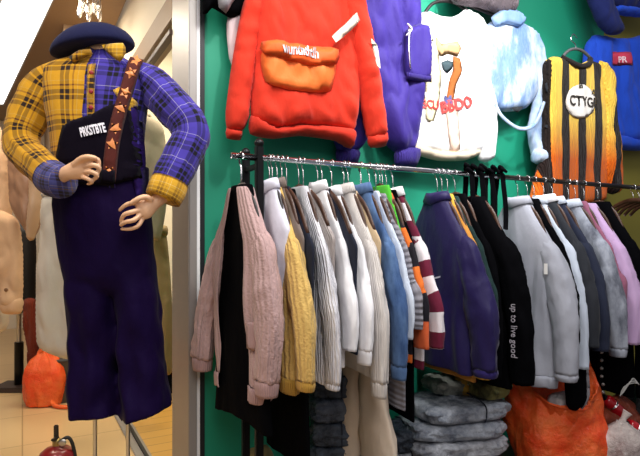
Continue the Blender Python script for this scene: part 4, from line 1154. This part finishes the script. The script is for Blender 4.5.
# crystal pendant, camera box
r, f = dthing('chandelier', 'small glass drop chandelier above the navy beret', 'lamp', 90, 10, 3.5)
gl = NT('clear glass'); gl.b.inputs['Transmission Weight'].default_value = .9; gl.b.inputs['Roughness'].default_value = .08; gl.b.inputs['Base Color'].default_value = (.95, .95, .95, 1)
link('frame', lathe([(.02, .06), (.07, .05), (.075, .04), (.02, .035)], 24, f.px(90, 0)), chrome, r)
link('stem', tube([f.px(90, -4), f.px(90, -40)], .006, 8, 2), chrome, r)
for k in range(9):
    a = k * 2 * PI / 9; c_ = f.px(90, 0)
    link('drop', lathe([(.003, .03), (.010, .0), (.016, -.03), (.014, -.055), (.004, -.075)], 12, (c_.x + .06 * math.cos(a), c_.y + .06 * math.sin(a), c_.z - .0 - .05 * (k % 2))), gl.m, r)
link('bulb', lathe([(.004, -.02), (.018, -.04), (.020, -.06), (.008, -.085)], 14, f.px(90, 1)), emis('chandelier bulb', 'fff4e0', .6), r)
q = rail_pt(SP + .02, -1.0, 2.62)
r = thing('security_camera', 'small grey box camera high on the cream wall', 'camera', q, TH)
link('housing', boxbm(.05, .13, .07, (-.035, 0, 0), .008), plain('grey box', '8a8078', .5), r, False)
link('lens', lathe([(.022, 0), (.022, .02), (.016, .022)], 16, (-.035, -.065, -.046)), plain('dark lens', '26221f', .3), r)
# fire extinguisher
e = at(57, 445, 2.75)
r = thing('fire_extinguisher', 'dark red fire extinguisher standing on the floor in front of the mannequin bin', 'fire extinguisher', (e.x, e.y, 0), 0)
r['label'] = 'dark red fire extinguisher standing on the cream tiles beside the mannequin rods'
H0 = EYE + (HY - 447) / F * 2.75
link('cylinder', lathe([(.075, 0), (.085, .01), (.088, .03), (.088, H0 - .06), (.080, H0 - .025), (.055, H0 - .005), (.022, H0 + .004), (.020, H0 + .012)], 32), plain('extinguisher red', '8a1a1c', .3, 0, .1, 0, 6, .4), r)
link('valve', lathe([(.020, H0 + .005), (.022, H0 + .015), (.022, H0 + .035), (.014, H0 + .045)], 16), plain('brass', 'a8905a', .35, .9), r)
link('lever', boxbm(.02, .05, .012, (0, -.02, H0 + .05), .003, boxbm(.022, .016, .075, (-.004, .0, H0 + .075), .004)), plain('dark lever', '3a3430', .4, .5), r, False)
link('gauge', lathe([(.018, 0), (.018, .010), (.012, .012)], 16), steel, r).matrix_local = Matrix.Translation((.04, -.02, H0 + .03)) @ Matrix.Rotation(PI / 2, 4, 'X')
link('hose', tube([(.02, 0, H0 + .03), (.05, .01, H0 + .045), (.075, .01, H0 + .01), (.095, .01, H0 - .10), (.098, .01, H0 - .2)], .009, 10, 5), plain('black rubber', '18181a', .5), r)

# ================================================================== bundles and bags under the rack
big, rings = sack('rubbish_bag', 'big orange rubbish bag standing open under the light grey sweatshirt', (0, 0, 0), .235, .19, .52, org_film, 5.3, tie=False, bulge=.26, slope=.26)
bl = at(555, 430, 2.80); big.location = (bl.x, bl.y, 0)
top = rings[-1]
inner = [[Vector((v.x * k, v.y * k, v.z + dz)) for v in top] for k, dz in ((1.0, .0), (1.03, .012), (.96, .006), (.85, -.07), (.6, -.12), (.25, -.13))]
link('opening', loft(inner, cap1=True), org_film, big)
wb, _ = sack('plastic_bag', 'crumpled white plastic bag lying in the open orange rubbish bag', (bl.x + .015, bl.y - .10, .36), .10, .06, .085, plastic_film('white plastic film', 'e6e2e2', 'fbf8f6', .3), 8.2)
link('knot', tube([(-.01, 0, .06), (0, 0, .075), (.015, 0, .095)], [.014, .008, .016], 10, 4, fold=.4), MATS['white plastic film'], wb)
f = Frame(at(574, 392, 2.60), 0)
r = fthing('coat', 'black coat hem with grey lining hanging into the orange bag', 'coat', f)
puff('body', f.poly([(564, 345), (584, 345), (587, 400), (576, 411), (566, 404)]), black_cloth, r, front=.025, back=.02, r=.03, folds=.01, seed=95)
puff('lining', f.poly([(583, 350), (587, 350), (590, 395), (582, 410), (580, 405), (585, 390)]), cloth('grey lining', '8d8a90', .7), r, front=.02, back=.02, r=.02, folds=.004, seed=96)

def bundle(name, label, px, py, Y, pts, mat, front, seed, cat='bundle', group=None, bands=0, ang=0.0):
    f = Frame(at(px, py, Y), ang); r = fthing(name, label, cat, f, group)
    p = puff('wrapping', f.poly(pts), mat, r, front=front, back=front, r=front * 1.3, folds=front * .45, freq=(16, 22), seed=seed, res=.016)
    for k in range(bands):
        x = (k + 1) / (bands + 1); xs = [q[0] for q in p.poly]; x0 = min(xs) + (max(xs) - min(xs)) * x
        zz = [z for (xx, z) in p.poly if abs(xx - x0) < .06]
        za, zb = min(zz), max(zz)
        link('string', tube([(x0 + .01 * math.sin(t * 5), p.front(x0, za + (zb - za) * t) - .004, za + (zb - za) * t) for t in np.linspace(.06, .94, 7)], .004, 8, 3), plain('dark string', '1b2030', .8), r)
    return r
WR = 'plastic wrapped clothes piled under the rack'
grey_film = plastic_film('grey blue plastic wrap', '737b8b', 'cdd3de', .22, 12)
dark_film = plastic_film('dark blue grey plastic wrap', '20242c', '4c5666', .25, 9)
olive_film = plastic_film('grey green plastic wrap', '767a70', 'c4c6ba', .3, 12)
def package(label, c, size, ang, m, seed, group=WR, tie=True, name='wrapped_bundle', cat='bundle'):
    r = thing(name, label, cat, c, ang, group); sx, sy, sz = size
    n, rings = 60, []
    for k in range(15):
        v = k / 14; zz = sz * v; e = max(0.0, 1 - abs(2 * v - 1) ** 3.0) ** .5; ring = []
        for i in range(n):
            a = 2 * PI * i / n; cc, ss = math.cos(a), math.sin(a)
            x = sx / 2 * math.copysign(abs(cc) ** .45, cc); y = sy / 2 * math.copysign(abs(ss) ** .45, ss)
            kk = .86 + .14 * e
            w = bil(Vector((x * 13 + seed, y * 13, zz * 22))) * .016 + bil(Vector((x * 34, y * 34 + seed, zz * 50))) * .007
            ring.append(Vector((x * kk + w * cc * e * 1.2, y * kk + w * ss * e * 1.2, zz)))
        rings.append(ring)
    def flat(R0, z, up):
        out = []
        for s_ in (.85, .66, .45, .22):
            out.append([Vector((v.x * s_, v.y * s_, z + up * (.010 * (1 - s_) + .010 * bil(Vector((v.x * s_ * 16 + seed, v.y * s_ * 16, seed))) + .006 * bil(Vector((v.x * s_ * 40, v.y * s_ * 40, seed)))))) for v in R0])
        return out
    rings = rings + flat(rings[-1], sz, 1)
    link('wrapping' if cat == 'bundle' else 'cloth', done(loft(rings, cap0=True, cap1=True)), m, r)
    if tie:
        link('string', tube([(sx * .12, -sy * .47, 0.0), (sx * .12, -sy * .505, sz * .5), (sx * .12, -sy * .44, sz + .006), (sx * .11, 0, sz + .022), (sx * .1, sy * .44, sz + .006)], .0035, 8, 4), plain('dark string', '1b2030', .8), r)
    return r
def pack_at(label, px, pyb, Y, wpx, sy, hpx, ang, m, seed, tie=False):
    c = at(px, pyb, Y + sy / 2); c.z = EYE + (HY - pyb) / F * Y
    return package(label, c, (wpx / F * Y, sy, hpx / F * Y), math.radians(ang), m, seed, tie=tie)
grey2 = plastic_film('pale grey plastic wrap', '8c909c', 'dfe2ea', .2, 14)
names = ['lowest grey plastic wrapped bundle of the pile by the orange bag', 'second lowest grey blue plastic wrapped bundle of the pile', 'middle pale grey plastic wrapped bundle of the pile', 'grey blue plastic wrapped bundle just below the string tied one', 'top grey plastic wrapped bundle tied with dark string']
zb = 0.0
for i, (h_, px, w_, ang, m_) in enumerate([(.09, 450, 106, 3, grey_film), (.085, 449, 104, -4, dark_film), (.08, 452, 104, 5, grey2), (.075, 450, 100, -3, grey_film), (.075, 456, 96, 6, grey_film)]):
    c = at(px, 240, 2.62); c.z = zb; package('' + names[i], c, (w_ / F * 2.5, .34, h_), math.radians(ang + 12), m_, 3.3 * i + 1, tie=(i == 4)); zb += h_ + .008
c = at(452, 240, 2.72); c.z = zb + .004
package('grey green plastic wrapped bundle lying on top of the pile', c, (.27, .22, .065), math.radians(20), olive_film, 21.0)
zb = 0.0
for i in range(6):
    c = at(331 + (i % 2) * 3, 240, 2.42); c.z = zb
    package(['bottom', 'second', 'third', 'fourth', 'fifth', 'top'][i] + ' dark plastic wrapped bundle of the stack between black coat and beige trousers', c, (.22, .24, .098), math.radians(8 * (-1) ** i + 10), dark_film if i != 4 else plastic_film('slate plastic wrap', '2c323e', '6d7688', .2, 11), 31.0 + i * 2.1, 'dark wrapped bundles between the hanging clothes'); zb += .104
zb = 0.0
for i in range(3):
    c = at(402, 240, 2.60); c.z = zb
    package(['bottom', 'middle', 'top'][i] + ' dark plastic wrapped bundle of the low stack beside the beige trousers', c, (.15, .22, .10), math.radians(6 * (-1) ** i + 14), [dark_film, grey2, dark_film][i], 51.0 + i * 2.3, 'dark wrapped bundles between the hanging clothes'); zb += .106
c = at(488, 240, 2.60); c.z = .452
package('olive camouflage clothes crumpled on top of the wrapped pile', c, (.15, .16, .075), math.radians(30), denim('olive camouflage', '2c3020', '8f8a52', .45, .55), 71.0, None, False, 'folded_clothes', 'clothes')
bundle('folded_clothes', 'mustard cloth peeking out under the purple jacket hem', 462, 384, 2.66, [(454, 378), (462, 374), (470, 380), (472, 394), (464, 397), (456, 392)], cloth('mustard crumpled cloth', 'c79a3a', .85, 'crumple'), .06, 5, cat='clothes')
bundle('folded_clothes', 'sand coloured cloth heap on the floor under the black dress', 255, 452, 2.45, [(240, 448), (252, 442), (266, 444), (274, 456), (270, 490), (240, 492)], cloth('sand crumpled cloth', '9a8a5a', .85, 'crumple'), .08, 9, cat='clothes')
# things at the far end, below the rail
red_gloss = plain('glossy red lacquer', 'b51420', .15, 0, .1, 0, 6, .6)
def bottle(label, pa, pb, Y, rad):
    a, b = at(*pa, Y), at(*pb, Y); r = thing('red_canister', label, 'canister', a, 0, 'glossy red canisters'); d = b - a; L = d.length; t = d.normalized()
    link('body', tube([Vector(), d * .08, d * .5, d * .85, d * .95], [rad * .7, rad, rad, rad * .95, rad * .6], 20, 4), red_gloss, r)
    link('cap', tube([d * .94, d * 1.02, d * 1.10], [rad * .5, rad * .5, rad * .42], 16, 3), black_metal, r)
    link('band', tube([d * .60, d * .66], [rad * 1.03, rad * 1.03], 20, 2), chrome, r)
    return r
bottle('glossy red canister lying tilted beside the stud chain', (626, 418), (604, 397), 2.9, .034)
bottle('glossy red canister lower down at the frame edge', (650, 436), (626, 424), 2.75, .036)
r, f = dthing('bead_chain', 'black strap with pale studs hanging beside the orange rubbish bag', 'chain', 602, 350, 2.85)
link('strap', tube([f.px(601, 330), f.px(600, 360), f.px(601, 385), f.px(604, 400)], .010, 10, 4, flat=.004, flat_axis=(0, 1, 0)), black_cloth, r)
for k in range(8):
    link('stud', lathe([(.009, 0), (.008, .006), (.003, .009)], 10), steel, r).matrix_local = Matrix.Translation(f.px(601 + (1.5 if k > 5 else 0), 336 + k * 8) + Vector((0, -.006, 0))) @ Matrix.Rotation(PI / 2, 4, 'X')
r, f = dthing('wire_whisk', 'loose loop of thin white wire above the red canisters', 'wire', 632, 390, 2.8)
for k in range(4):
    link('wire', tube([f.px(620 + k, 396 - k), f.px(624 + k * 2, 387 - k * 1.5), f.px(634, 383 - k * 1.5), f.px(642, 386 + k), f.px(648, 394 + k)], .0022, 8, 5), plain('white wire', 'c9cac6', .4), r)
pb, _ = sack('plastic_bag', 'clear whitish plastic bag on the floor beside the big orange bag', (at(622, 450, 2.7).x, 2.7, 0), .13, .12, .30, plastic_film('pinkish white film', '8c7a78', 'dcd2cc', .25), 12.5)
link('knot', tube([(0, 0, .28), (.01, 0, .31), (.03, 0, .34)], [.02, .012, .022], 10, 4, fold=.4), MATS['pinkish white film'], pb)
pb, _ = sack('plastic_bag', 'brown orange plastic bag tucked behind the glossy red canisters', (at(618, 425, 2.95).x, 2.95, 0), .15, .10, .36, plastic_film('brown orange film', '5a1f10', 'a8492a', .3), 15.5)
link('knot', tube([(0, 0, .33), (.01, 0, .37), (.03, 0, .40)], [.02, .012, .022], 10, 4, fold=.4), MATS['brown orange film'], pb)
pb, _ = sack('rubbish_bag', 'black rubbish bag at the frame edge under the lilac sweater', (at(650, 420, 3.0).x, 3.0, 0), .16, .14, .42, plastic_film('black film', '08080a', '1c1c20', .3), 17.5)
link('knot', tube([(0, 0, .39), (.01, 0, .42), (.03, 0, .46)], [.02, .012, .022], 10, 4, fold=.4), MATS['black film'], pb)
